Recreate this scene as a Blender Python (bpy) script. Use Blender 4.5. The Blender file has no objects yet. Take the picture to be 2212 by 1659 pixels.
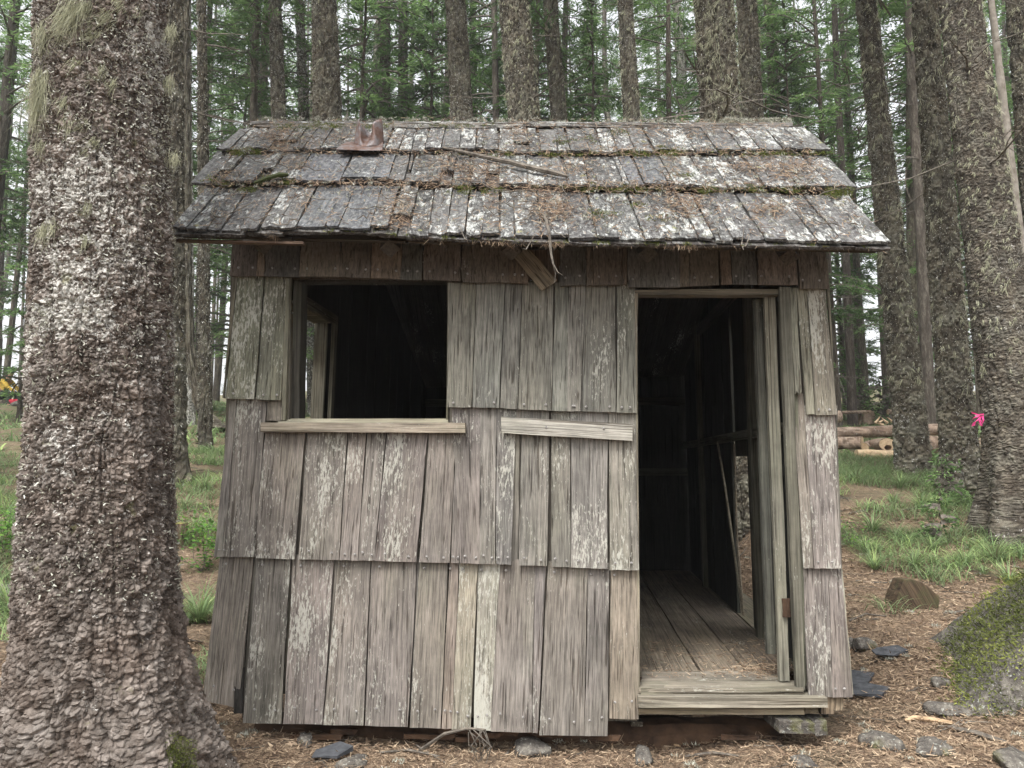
import bpy, math, random
import numpy as np
from mathutils import Vector, Matrix

# ------------------------------------------------------------------ camera, light, exposure
S = bpy.context.scene
C = S.collection
F = 1640.0                      # focal length in units of the 2212 px wide photograph
CAM_Z = 1.35
PITCH = math.radians(6.1)
cam_d = bpy.data.cameras.new('camera')
cam_d.sensor_width = 36.0
cam_d.lens = 36.0 * F / 2212.0
cam_d.clip_start = 0.05
cam_d.clip_end = 2000.0
cam = bpy.data.objects.new('camera', cam_d)
C.objects.link(cam)
cam.location = (0, 0, CAM_Z)
cam.rotation_euler = (math.pi / 2 + PITCH, 0, 0)
S.camera = cam

SUN_EL, SUN_ROT = math.radians(60), math.radians(205)
W = bpy.data.worlds.new('World')
S.world = W
W.use_nodes = True
wt = W.node_tree
wt.nodes.clear()
wo = wt.nodes.new('ShaderNodeOutputWorld')
wb = wt.nodes.new('ShaderNodeBackground')
sky = wt.nodes.new('ShaderNodeTexSky')
sky.sky_type = 'NISHITA'
sky.sun_disc = False
sky.sun_elevation = SUN_EL
sky.sun_rotation = SUN_ROT
sky.air_density = 1.0
sky.dust_density = 5.0
hs = wt.nodes.new('ShaderNodeHueSaturation')
hs.inputs['Saturation'].default_value = 0.12
wt.links.new(sky.outputs[0], hs.inputs['Color'])
wt.links.new(hs.outputs[0], wb.inputs['Color'])
wb.inputs['Strength'].default_value = 0.15
wt.links.new(wb.outputs[0], wo.inputs['Surface'])

sun_d = bpy.data.lights.new('sun', 'SUN')
sun_d.energy = 1.4
sun_d.angle = math.radians(18)
sun_d.color = (1.0, 0.97, 0.92)
sun = bpy.data.objects.new('sun', sun_d)
C.objects.link(sun)
sd = Vector((math.sin(SUN_ROT) * math.cos(SUN_EL), math.cos(SUN_ROT) * math.cos(SUN_EL), math.sin(SUN_EL)))
sun.rotation_euler = sd.to_track_quat('Z', 'Y').to_euler()

S.view_settings.view_transform = 'Standard'
S.view_settings.look = 'None'
S.view_settings.gamma = 1.0
S.view_settings.use_curve_mapping = False
S.view_settings.exposure = 1.58
S.render.engine = 'CYCLES'
S.cycles.use_denoising = True
try:
    S.cycles.denoiser = 'OPENIMAGEDENOISE'
    S.cycles.denoising_prefilter = 'ACCURATE'
except Exception:
    pass
S.cycles.max_bounces = 6
S.cycles.diffuse_bounces = 3
S.cycles.transmission_bounces = 4
S.cycles.transparent_max_bounces = 8
S.cycles.volume_bounces = 0
S.cycles.use_adaptive_sampling = True
S.cycles.adaptive_threshold = 0.02

rnd = random.Random(7)
rng = np.random.default_rng(11)

# ------------------------------------------------------------------ numpy noise
def _h(ix, iy, iz, seed):
    n = (ix.astype(np.int64) * 374761393 + iy.astype(np.int64) * 668265263 + iz.astype(np.int64) * 2147483647 + seed * 1274126177)
    n = (n ^ (n >> 13)) * 1274126177
    n = n ^ (n >> 16)
    return (n & 0xFFFFFF) / float(0xFFFFFF)

def vnoise(x, y, z=None, seed=0):
    x = np.asarray(x, float); y = np.asarray(y, float)
    z = np.zeros_like(x) if z is None else np.asarray(z, float)
    xi, yi, zi = np.floor(x), np.floor(y), np.floor(z)
    fx, fy, fz = x - xi, y - yi, z - zi
    fx = fx * fx * (3 - 2 * fx); fy = fy * fy * (3 - 2 * fy); fz = fz * fz * (3 - 2 * fz)
    r = 0
    for dx in (0, 1):
        for dy in (0, 1):
            for dz in (0, 1):
                w = (fx if dx else 1 - fx) * (fy if dy else 1 - fy) * (fz if dz else 1 - fz)
                r = r + w * _h(xi + dx, yi + dy, zi + dz, seed)
    return r * 2 - 1

def fbm(x, y, z=None, seed=0, octv=4):
    r, a, f = 0, 0.5, 1.0
    z = np.zeros_like(np.asarray(x, float)) if z is None else z
    for o in range(octv):
        r = r + a * vnoise(x * f, y * f, z * f, seed + o * 17)
        a *= 0.5; f *= 2.03
    return r

def worley(u, v, pu, seed=0):
    """cells over a cylinder: u repeats every pu cells. Returns F1, F2, cell random, cell offset v"""
    iu, iv = np.floor(u), np.floor(v)
    f1 = np.full(u.shape, 9.0); f2 = np.full(u.shape, 9.0)
    cid = np.zeros(u.shape); cdv = np.zeros(u.shape)
    for du in (-1, 0, 1):
        for dv in (-1, 0, 1):
            cu, cv = iu + du, iv + dv
            w = np.mod(cu, pu)
            z0 = np.zeros_like(w)
            px = cu + 0.12 + 0.76 * _h(w, cv, z0, seed); py = cv + 0.12 + 0.76 * _h(w, cv, z0, seed + 5)
            d = np.hypot(u - px, v - py)
            rid = _h(w, cv, z0, seed + 9)
            closer = d < f1
            f2 = np.where(closer, f1, np.minimum(f2, d))
            cid = np.where(closer, rid, cid); cdv = np.where(closer, v - py, cdv)
            f1 = np.where(closer, d, f1)
    return f1, f2, cid, cdv

# ------------------------------------------------------------------ mesh helpers
def mesh_np(name, V, Fq, mats=(), smooth=False, midx=None):
    """V (n,3); Fq (m,k) faces all of k corners, or a list of such arrays"""
    m = bpy.data.meshes.new(name)
    V = np.ascontiguousarray(V, dtype=np.float32)
    if not isinstance(Fq, list): Fq = [Fq]
    Fq = [np.asarray(f, dtype=np.int32) for f in Fq if len(f)]
    m.vertices.add(len(V)); m.vertices.foreach_set('co', V.ravel())
    idx = np.concatenate([f.ravel() for f in Fq])
    tot = np.concatenate([np.full(len(f), f.shape[1], np.int32) for f in Fq])
    start = np.concatenate([[0], np.cumsum(tot)[:-1]]).astype(np.int32)
    m.loops.add(len(idx)); m.loops.foreach_set('vertex_index', idx)
    m.polygons.add(len(tot)); m.polygons.foreach_set('loop_start', start); m.polygons.foreach_set('loop_total', tot)
    m.update(calc_edges=True)
    for x in mats: m.materials.append(x)
    if midx is not None: m.polygons.foreach_set('material_index', np.asarray(midx, np.int32))
    m.polygons.foreach_set('use_smooth', np.full(len(tot), bool(smooth)))
    m.validate()
    return m

def attr(m, name, vals):
    a = m.attributes.new(name, 'FLOAT', 'POINT')
    a.data.foreach_set('value', np.asarray(vals, np.float32))

def link(name, data, parent=None, M=None, color=None):
    o = bpy.data.objects.new(name, data)
    C.objects.link(o)
    M = M if M is not None else Matrix.Identity(4)
    if parent is not None:
        o.parent = parent
        o.matrix_basis = WM[parent].inverted() @ M
    else:
        o.matrix_basis = M
    WM[o] = M
    if color is not None: o.color = color
    return o
WM = {}

def thing(name, loc, label, cat, group=None):
    o = link(name, None, None, Matrix.Translation(Vector(loc)))
    o.empty_display_size = 0.1
    tag(o, label, cat, group)
    return o

def tag(o, label=None, cat=None, group=None, kind=None):
    if label: o['label'] = label
    if cat: o['category'] = cat
    if group: o['group'] = group
    if kind: o['kind'] = kind
    return o

def grid_faces(nu, nv, wrap=False):
    """vertices index = j*nu + i"""
    i = np.arange(nu if wrap else nu - 1); j = np.arange(nv - 1)
    I, J = np.meshgrid(i, j)
    I = I.ravel(); J = J.ravel()
    I2 = (I + 1) % nu
    return np.stack([J * nu + I, J * nu + I2, (J + 1) * nu + I2, (J + 1) * nu + I], 1)

# ------------------------------------------------------------------ photograph measurements -> world
def ray(px, py):
    x = (px - 1106.0) / F; y = (829.5 - py) / F
    return Vector((x, math.cos(PITCH) - y * math.sin(PITCH), math.sin(PITCH) + y * math.cos(PITCH)))
EYE = Vector((0, 0, CAM_Z))
def hit(px, py, p, n):
    r = ray(px, py)
    return EYE + r * ((Vector(p) - EYE).dot(n) / r.dot(n))
def at_depth(px, py, d):
    r = ray(px, py)
    return EYE + r * (d / r.y)

# ------------------------------------------------------------------ terrain
TY = [-40, 0, 2.8, 3.3, 5, 7, 8.5, 10, 15, 23, 40, 70, 120, 200]
TZ = [-1.0, -.15, .05, .11, .27, .68, .98, 1.25, 1.95, 2.9, 4.6, 7.5, 12, 19]
HX0, HX1, HY0, HY1 = -1.3, 1.75, 3.5, 7.0
def terr(x, y, fine=True):
    x = np.asarray(x, float); y = np.asarray(y, float)
    z = np.interp(y, TY, TZ)
    k = np.clip((np.abs(x) - .7) / .8, 0, 1); k = k * k * (3 - 2 * k)
    fy = np.clip((y - 2.0) / 1.2, 0, 1) * np.clip((6 - y) / 2, 0, 1)
    z = z + .20 * k * fy * np.where(x > 0, .85, 1.0)
    far = np.clip((y - 9) / 10, 0, 1)
    z = z + fbm(x * .35, y * .35, seed=3, octv=3) * (.10 * np.clip((np.hypot(x, y) - 4) / 4, .15, 1) + .35 * far)
    z = z + fbm(x * .05, y * .05, seed=8, octv=2) * 2.0 * np.clip((y - 25) / 40, 0, 1)
    # the levelled pad under the hut
    din = np.maximum(np.maximum(HX0 - x - .0, x - HX1), np.maximum(HY0 - y, y - HY1))
    w = np.clip(1 - din / .5, 0, 1)
    pad = .16
    z = np.where((w > 0) & (z > pad), z * (1 - w) + pad * w, z)
    if fine:
        z = z + fbm(x * 3, y * 3, seed=21, octv=3) * .035 + fbm(x * 17, y * 17, seed=33, octv=2) * .012
    return z
def tz(x, y): return float(terr(np.array([x]), np.array([y]))[0])
_T = 2.2 * 1.008 ** np.arange(540)
def on_ground(px, py):
    r = ray(px, py)
    x, y, z = r.x * _T, r.y * _T, CAM_Z + r.z * _T
    k = np.nonzero(z <= terr(x, y))[0]
    if len(k) == 0: return EYE + r * 40
    i = max(1, int(k[0])); t = np.linspace(_T[i - 1], _T[i], 9)
    k = np.nonzero(CAM_Z + r.z * t <= terr(r.x * t, r.y * t))[0]
    return EYE + r * float(t[int(k[0])] if len(k) else t[-1])

# ------------------------------------------------------------------ node helpers
class NT:
    def __init__(s, name):
        s.m = bpy.data.materials.new(name); s.m.use_nodes = True
        s.t = s.m.node_tree; s.t.nodes.clear()
        s.out = s.t.nodes.new('ShaderNodeOutputMaterial')
        s.b = s.t.nodes.new('ShaderNodeBsdfPrincipled')
        s.t.links.new(s.b.outputs[0], s.out.inputs['Surface'])
        s.b.inputs['Roughness'].default_value = .9
        s.b.inputs['Specular IOR Level'].default_value = .25
    def n(s, ty, **kw):
        x = s.t.nodes.new(ty)
        for k, v in kw.items(): setattr(x, k, v)
        return x
    def l(s, a, b): s.t.links.new(a, b)
    def setv(s, sock, v):
        if isinstance(v, (int, float, tuple, list)): sock.default_value = v
        else: s.l(v, sock)
    def coord(s, scale=(1, 1, 1), off=None, kind='Object'):
        tc = s.n('ShaderNodeTexCoord')
        src = tc.outputs[kind]
        if off is not None:
            a = s.n('ShaderNodeVectorMath', operation='ADD'); s.l(src, a.inputs[0]); s.l(off, a.inputs[1]); src = a.outputs[0]
        mm = s.n('ShaderNodeVectorMath', operation='MULTIPLY'); s.l(src, mm.inputs[0]); mm.inputs[1].default_value = scale
        return mm.outputs[0]
    def rndoff(s):
        oi = s.n('ShaderNodeObjectInfo')
        a = s.n('ShaderNodeVectorMath', operation='MULTIPLY'); s.l(oi.outputs['Random'], a.inputs[0]); a.inputs[1].default_value = (31.7, 77.3, 53.1)
        return a.outputs[0]
    def noise(s, vec, scale=1, detail=4, rough=.6, out=0, dist=0):
        x = s.n('ShaderNodeTexNoise'); s.l(vec, x.inputs['Vector']); x.inputs['Scale'].default_value = scale
        x.inputs['Detail'].default_value = detail; x.inputs['Roughness'].default_value = rough; x.inputs['Distortion'].default_value = dist
        return x.outputs[out]
    def vor(s, vec, scale=1, feature='F1', out='Distance'):
        x = s.n('ShaderNodeTexVoronoi', feature=feature); s.l(vec, x.inputs['Vector']); x.inputs['Scale'].default_value = scale
        return x.outputs[out]
    def ramp(s, f, stops, interp='LINEAR'):
        x = s.n('ShaderNodeValToRGB'); s.l(f, x.inputs[0]); cr = x.color_ramp; cr.interpolation = interp
        while len(cr.elements) < len(stops): cr.elements.new(.5)
        for e, (p, c) in zip(cr.elements, stops):
            e.position = p; e.color = (c, c, c, 1) if isinstance(c, (int, float)) else (*c, 1)
        return x.outputs[0]
    def mix(s, f, a, b, mode='MIX'):
        x = s.n('ShaderNodeMix', data_type='RGBA', blend_type=mode)
        s.setv(x.inputs[0], f)
        for i, v in ((6, a), (7, b)):
            if isinstance(v, tuple) and len(v) == 3: v = (*v, 1)
            s.setv(x.inputs[i], v)
        return x.outputs[2]
    def math(s, op, a, b=0.0, clamp=False):
        x = s.n('ShaderNodeMath', operation=op); x.use_clamp = clamp
        s.setv(x.inputs[0], a); s.setv(x.inputs[1], b)
        return x.outputs[0]
    def attr(s, name, out='Fac'):
        x = s.n('ShaderNodeAttribute'); x.attribute_name = name
        return x.outputs[out]
    def bump(s, h, strength=.5, dist=.01):
        x = s.n('ShaderNodeBump'); x.inputs['Strength'].default_value = strength; x.inputs['Distance'].default_value = dist
        s.l(h, x.inputs['Height']); s.l(x.outputs[0], s.b.inputs['Normal'])
    def col(s, c): s.setv(s.b.inputs['Base Color'], (*c, 1) if isinstance(c, tuple) and len(c) == 3 else c)

# ------------------------------------------------------------------ materials
def wood_mat(name, fleck_col=(.40, .395, .345), green=-.15, grain_c=.55):
    """weathered wood: local Y is the grain; object colour = wood colour, object alpha = amount of pale flecks"""
    s = NT(name)
    off = s.rndoff()
    oi = s.n('ShaderNodeObjectInfo')
    g1 = s.noise(s.coord((95, 1.5, 95), off), 1, 5, .65)
    g2 = s.noise(s.coord((300, 5, 300), off), 1, 3, .6)
    bl = s.noise(s.coord((9, 2.2, 9), off), 1, 4, .6)
    bl2 = s.noise(s.coord((2.5, .9, 2.5), off), 1, 3, .5)
    grain = s.ramp(g1, [(.28, 1 - grain_c), (.5, 1.0), (.75, 1 + grain_c * .7)])
    fine = s.ramp(g2, [(.3, .55), (.52, 1.0), (.75, 1.32)])
    blo = s.ramp(bl, [(.3, .72), (.5, 1.0), (.72, 1.22)])
    c = s.mix(1.0, oi.outputs['Color'], grain, 'MULTIPLY')
    c = s.mix(1.0, c, fine, 'MULTIPLY')
    c = s.mix(1.0, c, blo, 'MULTIPLY')
    sm_ = s.noise(s.coord((5, 5, 5), off), 1, 5, .7)
    c = s.mix(1.0, c, s.ramp(sm_, [(.3, .75), (.6, 1.1)]), 'MULTIPLY')
    # warm / cool drift
    c = s.mix(s.ramp(bl2, [(.35, 0.0), (.65, .5)]), c, s.mix(1.0, c, (1.08, 1.0, .90), 'MULTIPLY'))
    c = s.mix(s.ramp(s.noise(s.coord((3.1, 1.1, 3.1), off), 2.1, 3), [(.5, 0.0), (.75, .4 + green)]), c, s.mix(1.0, c, (.86, 1.0, .76), 'MULTIPLY'))
    # dark dead grain lines
    ln = s.noise(s.coord((120, 1.1, 120), off), 1, 2, .5)
    c = s.mix(s.ramp(ln, [(.62, 0.0), (.66, .85)]), c, s.mix(1.0, c, (.35, .32, .3), 'MULTIPLY'))
    # pale crusty flecks, drawn out along the grain, gathered in patches
    fl = s.noise(s.coord((130, 32, 130), off), 1, 3, .7)
    fm = s.noise(s.coord((7, 2.0, 7), off), 1, 3, .6)
    amt = s.math('ADD', s.math('MULTIPLY', fm, .62), s.math('MULTIPLY', fl, .62))
    amt = s.math('ADD', amt, s.math('MULTIPLY', s.math('SUBTRACT', oi.outputs['Alpha'], .5), .22))
    fk = s.ramp(amt, [(.718, 0.0), (.780, .7)])
    c = s.mix(fk, c, (*fleck_col, 1))
    s.col(c)
    h = s.math('ADD', s.math('MULTIPLY', g1, .6), s.math('MULTIPLY', g2, .5))
    h = s.math('SUBTRACT', h, s.math('MULTIPLY', s.ramp(ln, [(.62, 0.0), (.70, 1.0)]), .8))
    h = s.math('ADD', h, s.math('MULTIPLY', fk, .3))
    s.bump(h, .7, .004)
    return s.m

def roof_mat(name):
    s = NT(name)
    off = s.rndoff()
    oi = s.n('ShaderNodeObjectInfo')
    g1 = s.noise(s.coord((70, 5, 70), off), 1, 5, .7)
    g2 = s.noise(s.coord((200, 14, 200), off), 1, 3, .6)
    bl = s.noise(s.coord((12, 7, 12), off), 1, 4, .6)
    c = s.mix(1.0, oi.outputs['Color'], s.ramp(g1, [(.28, .45), (.5, 1.0), (.75, 1.6)]), 'MULTIPLY')
    c = s.mix(1.0, c, s.ramp(g2, [(.3, .6), (.55, 1.0), (.75, 1.35)]), 'MULTIPLY')
    c = s.mix(1.0, c, s.ramp(bl, [(.3, .65), (.5, 1.0), (.72, 1.3)]), 'MULTIPLY')
    # crusts of white lichen
    l1 = s.noise(s.coord((34, 17, 34), off), 1, 6, .68, dist=.35)
    l2 = s.noise(s.coord((110, 34, 110), off), 1, 4, .7)
    lm = s.noise(s.coord((6, 4, 6), off), 1, 2, .5)
    a = s.math('ADD', s.math('ADD', s.math('MULTIPLY', l1, .62), s.math('MULTIPLY', l2, .22)), s.math('MULTIPLY', lm, .36))
    a = s.math('ADD', a, s.math('MULTIPLY', s.math('SUBTRACT', oi.outputs['Alpha'], .5), .20))
    mo_ = s.noise(s.coord((60, 38, 60), off), 1, 5, .75)
    c = s.mix(s.ramp(mo_, [(.46, 0.0), (.62, .6)]), c, s.mix(l2, (.12, .118, .112, 1), (.27, .27, .26, 1)))
    k = s.ramp(a, [(.630, 0.0), (.690, .72), (.82, .95)])
    lc = s.mix(s.ramp(l2, [(.35, 0.0), (.6, 1.0)]), (.22, .225, .21, 1), (.46, .47, .45, 1))
    c = s.mix(k, c, lc)
    yl = s.noise(s.coord((25, 20, 25), off), 1, 4, .6)
    c = s.mix(s.ramp(yl, [(.66, 0.0), (.70, .7)]), c, (.20, .20, .08, 1))
    s.col(c)
    h = s.math('ADD', s.math('MULTIPLY', g1, .8), s.math('MULTIPLY', k, .35))
    s.bump(h, .8, .006)
    s.b.inputs['Roughness'].default_value = .8
    return s.m

def bark_mat(name, dark=(.032, .024, .019), mid=(.11, .085, .068), light=(.22, .19, .165), sc=1.0):
    """mesh attributes: tint (0..1 per plate), lich (0..1 amount of pale crust)"""
    s = NT(name)
    p = s.coord((sc, sc, sc))
    n1 = s.noise(p, 22, 5, .7)
    n2 = s.noise(p, 90, 3, .65)
    n3 = s.noise(p, 6, 3, .6)
    t = s.attr('tint')
    f = s.math('ADD', s.math('MULTIPLY', n1, .55), s.math('ADD', s.math('MULTIPLY', t, .42), s.math('MULTIPLY', n2, .22)))
    c = s.ramp(f, [(.28, dark), (.52, mid), (.80, light)])
    c = s.mix(s.ramp(n3, [(.35, 0.0), (.7, .5)]), c, s.mix(1.0, c, (1.12, .95, .85), 'MULTIPLY'))
    lich = s.attr('lich')
    l1 = s.noise(p, 30, 5, .75, dist=.4)
    l2 = s.noise(p, 110, 2, .6)
    a = s.math('ADD', s.math('MULTIPLY', l1, .7), s.math('ADD', s.math('MULTIPLY', l2, .3), s.math('MULTIPLY', s.math('SUBTRACT', lich, .5), .36)))
    c = s.mix(s.ramp(a, [(.56, 0.0), (.62, .85)]), c, s.mix(s.ramp(l2, [(.3, 0.0), (.7, 1.0)]), (.27, .26, .23, 1), (.50, .49, .46, 1)))
    g = s.noise(p, 9, 4, .65)
    c = s.mix(s.ramp(g, [(.66, 0.0), (.72, .55)]), c, (.10, .10, .045, 1))
    s.col(c)
    s.bump(s.math('ADD', n1, s.math('MULTIPLY', n2, .8)), .7, .008)
    s.b.inputs['Roughness'].default_value = .95
    s.b.inputs['Specular IOR Level'].default_value = .12
    return s.m

def far_bark_mat(name):
    s = NT(name)
    off = s.rndoff()
    oi = s.n('ShaderNodeObjectInfo')
    n1 = s.noise(s.coord((9, 9, 3), off), 1, 5, .75)
    n2 = s.noise(s.coord((26, 26, 9), off), 1, 3, .7)
    f = s.math('ADD', s.math('MULTIPLY', n1, .6), s.math('MULTIPLY', n2, .4))
    c = s.ramp(f, [(.32, (.03, .025, .021)), (.5, (.085, .072, .06)), (.62, (.19, .175, .15)), (.72, (.34, .34, .28))])
    c = s.mix(1.0, c, oi.outputs['Color'], 'MULTIPLY')
    s.col(c)
    s.bump(f, 1.0, .06)
    return s.m

def flat_mat(name, c1, c2, scale=12, rough=.9, transl=0.0, objrand=0.0, spec=.2):
    s = NT(name)
    off = s.rndoff()
    n = s.noise(s.coord((1, 1, 1), off), scale, 4, .65)
    c = s.ramp(n, [(.32, c1), (.68, c2)])
    if objrand:
        oi = s.n('ShaderNodeObjectInfo')
        c = s.mix(1.0, c, s.ramp(oi.outputs['Random'], [(0, 1 - objrand), (1, 1 + objrand)]), 'MULTIPLY')
    s.col(c)
    s.b.inputs['Roughness'].default_value = rough
    s.b.inputs['Specular IOR Level'].default_value = spec
    if transl:
        tr = s.n('ShaderNodeBsdfTranslucent'); s.l(c, tr.inputs['Color'])
        mx = s.n('ShaderNodeMixShader'); mx.inputs[0].default_value = transl
        s.l(s.b.outputs[0], mx.inputs[1]); s.l(tr.outputs[0], mx.inputs[2]); s.l(mx.outputs[0], s.out.inputs['Surface'])
    return s.m

def leaf_mat(name, c1, c2, c3, transl=.35):
    """colour by vertex attribute tint (0..1) and the object's own random"""
    s = NT(name)
    t = s.attr('tint')
    oi = s.n('ShaderNodeObjectInfo')
    f = s.math('ADD', s.math('MULTIPLY', t, .8), s.math('MULTIPLY', oi.outputs['Random'], .2))
    c = s.ramp(f, [(.1, c1), (.5, c2), (.92, c3)])
    s.col(c)
    s.b.inputs['Roughness'].default_value = .7
    tr = s.n('ShaderNodeBsdfTranslucent'); s.l(c, tr.inputs['Color'])
    mx = s.n('ShaderNodeMixShader'); mx.inputs[0].default_value = transl
    s.l(s.b.outputs[0], mx.inputs[1]); s.l(tr.outputs[0], mx.inputs[2]); s.l(mx.outputs[0], s.out.inputs['Surface'])
    return s.m

M_SIDING = wood_mat('weathered_siding')
M_INNER = wood_mat('dark_inner_wood', green=.2)
M_ROOF = roof_mat('mossy_roof_shingle')
M_BARK = bark_mat('scaly_bark', dark=(.016, .012, .010), mid=(.064, .053, .045), light=(.205, .183, .165))
M_BARK3 = bark_mat('lichened_bark', dark=(.012, .010, .008), mid=(.050, .044, .036), light=(.155, .145, .118))
M_BARK2 = bark_mat('furrowed_bark', dark=(.014, .012, .009), mid=(.052, .046, .036), light=(.14, .134, .104), sc=.7)
M_FARBARK = far_bark_mat('distant_bark')
M_NEEDLE = leaf_mat('conifer_needles', (.048, .085, .034), (.115, .195, .07), (.25, .38, .14), .5)
M_GRASS = leaf_mat('grass_blades', (.17, .15, .09), (.17, .26, .12), (.42, .52, .20), .4)
M_LEAF = leaf_mat('green_leaves', (.05, .11, .03), (.10, .22, .04), (.22, .36, .07), .4)
M_BEARD = leaf_mat('beard_lichen', (.19, .19, .13), (.34, .34, .23), (.48, .48, .35), .3)
M_MOSS = leaf_mat('moss', (.042, .052, .014), (.105, .125, .026), (.25, .27, .065), .2)
M_LITTER = leaf_mat('needle_litter', (.07, .042, .028), (.21, .145, .095), (.43, .335, .23), .1)
M_CRUST = leaf_mat('pale_lichen', (.18, .175, .13), (.36, .36, .30), (.56, .57, .52), .1)
M_TWIG = flat_mat('dead_twig', (.05, .042, .035), (.17, .15, .125), 30)
M_NAIL = flat_mat('nail_metal', (.05, .04, .035), (.36, .35, .33), 200, .6, spec=.5)
M_ROT = flat_mat('rotten_wood', (.022, .014, .010), (.085, .050, .030), 9)

def rock_mat():
    s = NT('mossy_rock')
    p = s.coord()
    n1 = s.noise(p, 5, 5, .65); n2 = s.noise(p, 26, 5, .7); n3 = s.noise(p, 60, 3, .7)
    c = s.ramp(n2, [(.3, (.035, .032, .03)), (.5, (.085, .076, .066)), (.7, (.18, .165, .14))])
    c = s.mix(s.ramp(n3, [(.60, 0.0), (.66, .7)]), c, (.36, .37, .33, 1))
    c = s.mix(s.ramp(n1, [(.57, 0.0), (.65, .7)]), c, (.085, .085, .03, 1))
    s.col(c); s.bump(s.math('ADD', n2, n3), .8, .012)
    return s.m
M_ROCK = rock_mat()

def ground_mat():
    s = NT('forest_floor')
    p = s.coord()
    n1 = s.noise(p, 1.3, 4, .6); n2 = s.noise(p, 14, 5, .7); n3 = s.noise(p, 70, 3, .7); n4 = s.noise(p, 4.5, 4, .6)
    pv = s.coord((1, 1, 1)); vv = s.vor(pv, 85)
    c = s.ramp(n2, [(.3, (.05, .034, .025)), (.5, (.13, .088, .060)), (.7, (.23, .165, .11))])
    c = s.mix(s.ramp(n3, [(.45, 0.0), (.7, .8)]), c, (.33, .25, .17, 1))
    c = s.mix(s.ramp(n3, [(.28, .8), (.42, 0.0)]), c, (.028, .019, .014, 1))
    c = s.mix(s.ramp(n1, [(.52, 0.0), (.66, .45)]), c, (.05, .05, .03, 1))
    far = s.n('ShaderNodeSeparateXYZ'); s.l(p, far.inputs[0])
    gr = s.math('MULTIPLY', s.ramp(n4, [(.42, 0.0), (.60, .8)]), s.math('MULTIPLY', s.math('SUBTRACT', far.outputs[1], 8.0), .12, clamp=True), clamp=True)
    c = s.mix(gr, c, s.mix(n3, (.06, .10, .03, 1), (.14, .19, .07, 1)))
    s.col(c)
    s.bump(s.math('ADD', n2, n3), .8, .03)
    return s.m
M_GROUND = ground_mat()

# ------------------------------------------------------------------ generic builders
def sliver_mesh(name, P, D, L, Wd, mats, tint, up=None, nseg=1, bend=None):
    """many thin quads. P (n,3) starts, D (n,3) unit direction, L, Wd (n), up side vectors optional"""
    n = len(P)
    if up is None:
        up = rng.normal(size=(n, 3))
    sd = np.cross(D, up); sd /= np.linalg.norm(sd, axis=1)[:, None] + 1e-9
    rows = []
    for k in range(nseg + 1):
        t = k / nseg
        c = P + D * (L * t)[:, None]
        if bend is not None: c = c + bend * (t * t)
        w = Wd * (1 - .75 * t ** 2) * .5
        rows.append(c - sd * w[:, None]); rows.append(c + sd * w[:, None])
    V = np.stack(rows, 1).reshape(-1, 3)
    base = np.arange(n)[:, None] * (2 * (nseg + 1))
    fs = [np.concatenate([base + 2 * k, base + 2 * k + 1, base + 2 * k + 3, base + 2 * k + 2], 1) for k in range(nseg)]
    m = mesh_np(name, V, np.concatenate(fs), mats)
    attr(m, 'tint', np.repeat(tint, 2 * (nseg + 1)))
    return m

def unit(a): return a / (np.linalg.norm(a, axis=-1, keepdims=True) + 1e-9)

def tube_geo(pts, rad, k=6, cap=True):
    pts = [Vector(p) for p in pts]; V = []
    n = len(pts)
    for i, p in enumerate(pts):
        d = (pts[min(i + 1, n - 1)] - pts[max(i - 1, 0)]).normalized()
        a = Vector((0, 0, 1)) if abs(d.z) < .9 else Vector((1, 0, 0))
        u = d.cross(a).normalized(); v = d.cross(u).normalized()
        for j in range(k):
            an = 2 * math.pi * j / k
            V.append(p + (u * math.cos(an) + v * math.sin(an)) * rad[i])
    Fs = [tuple(int(x) for x in f) for f in grid_faces(k, n, True)]
    if cap:
        Fs.append(tuple(range(k))[::-1]); Fs.append(tuple(range((n - 1) * k, n * k)))
    return V, Fs

def poly_mesh(name, V, Fs, mats, smooth=False):
    m = bpy.data.meshes.new(name)
    m.from_pydata([tuple(v) for v in V], [], Fs)
    for x in mats: m.materials.append(x)
    if smooth:
        for p in m.polygons: p.use_smooth = True
    return m

def merge(parts):
    V, Fs = [], []
    for v, f in parts:
        b = len(V); V += list(v); Fs += [tuple(i + b for i in q) for q in f]
    return V, Fs

def box_geo(c, s, R=None):
    c = Vector(c); V = []
    for dz in (-1, 1):
        for dy in (-1, 1):
            for dx in (-1, 1):
                v = Vector((dx * s[0] / 2, dy * s[1] / 2, dz * s[2] / 2))
                V.append(c + (R @ v if R else v))
    return V, [(0, 2, 3, 1), (4, 5, 7, 6), (0, 1, 5, 4), (2, 6, 7, 3), (0, 4, 6, 2), (1, 3, 7, 5)]

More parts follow.
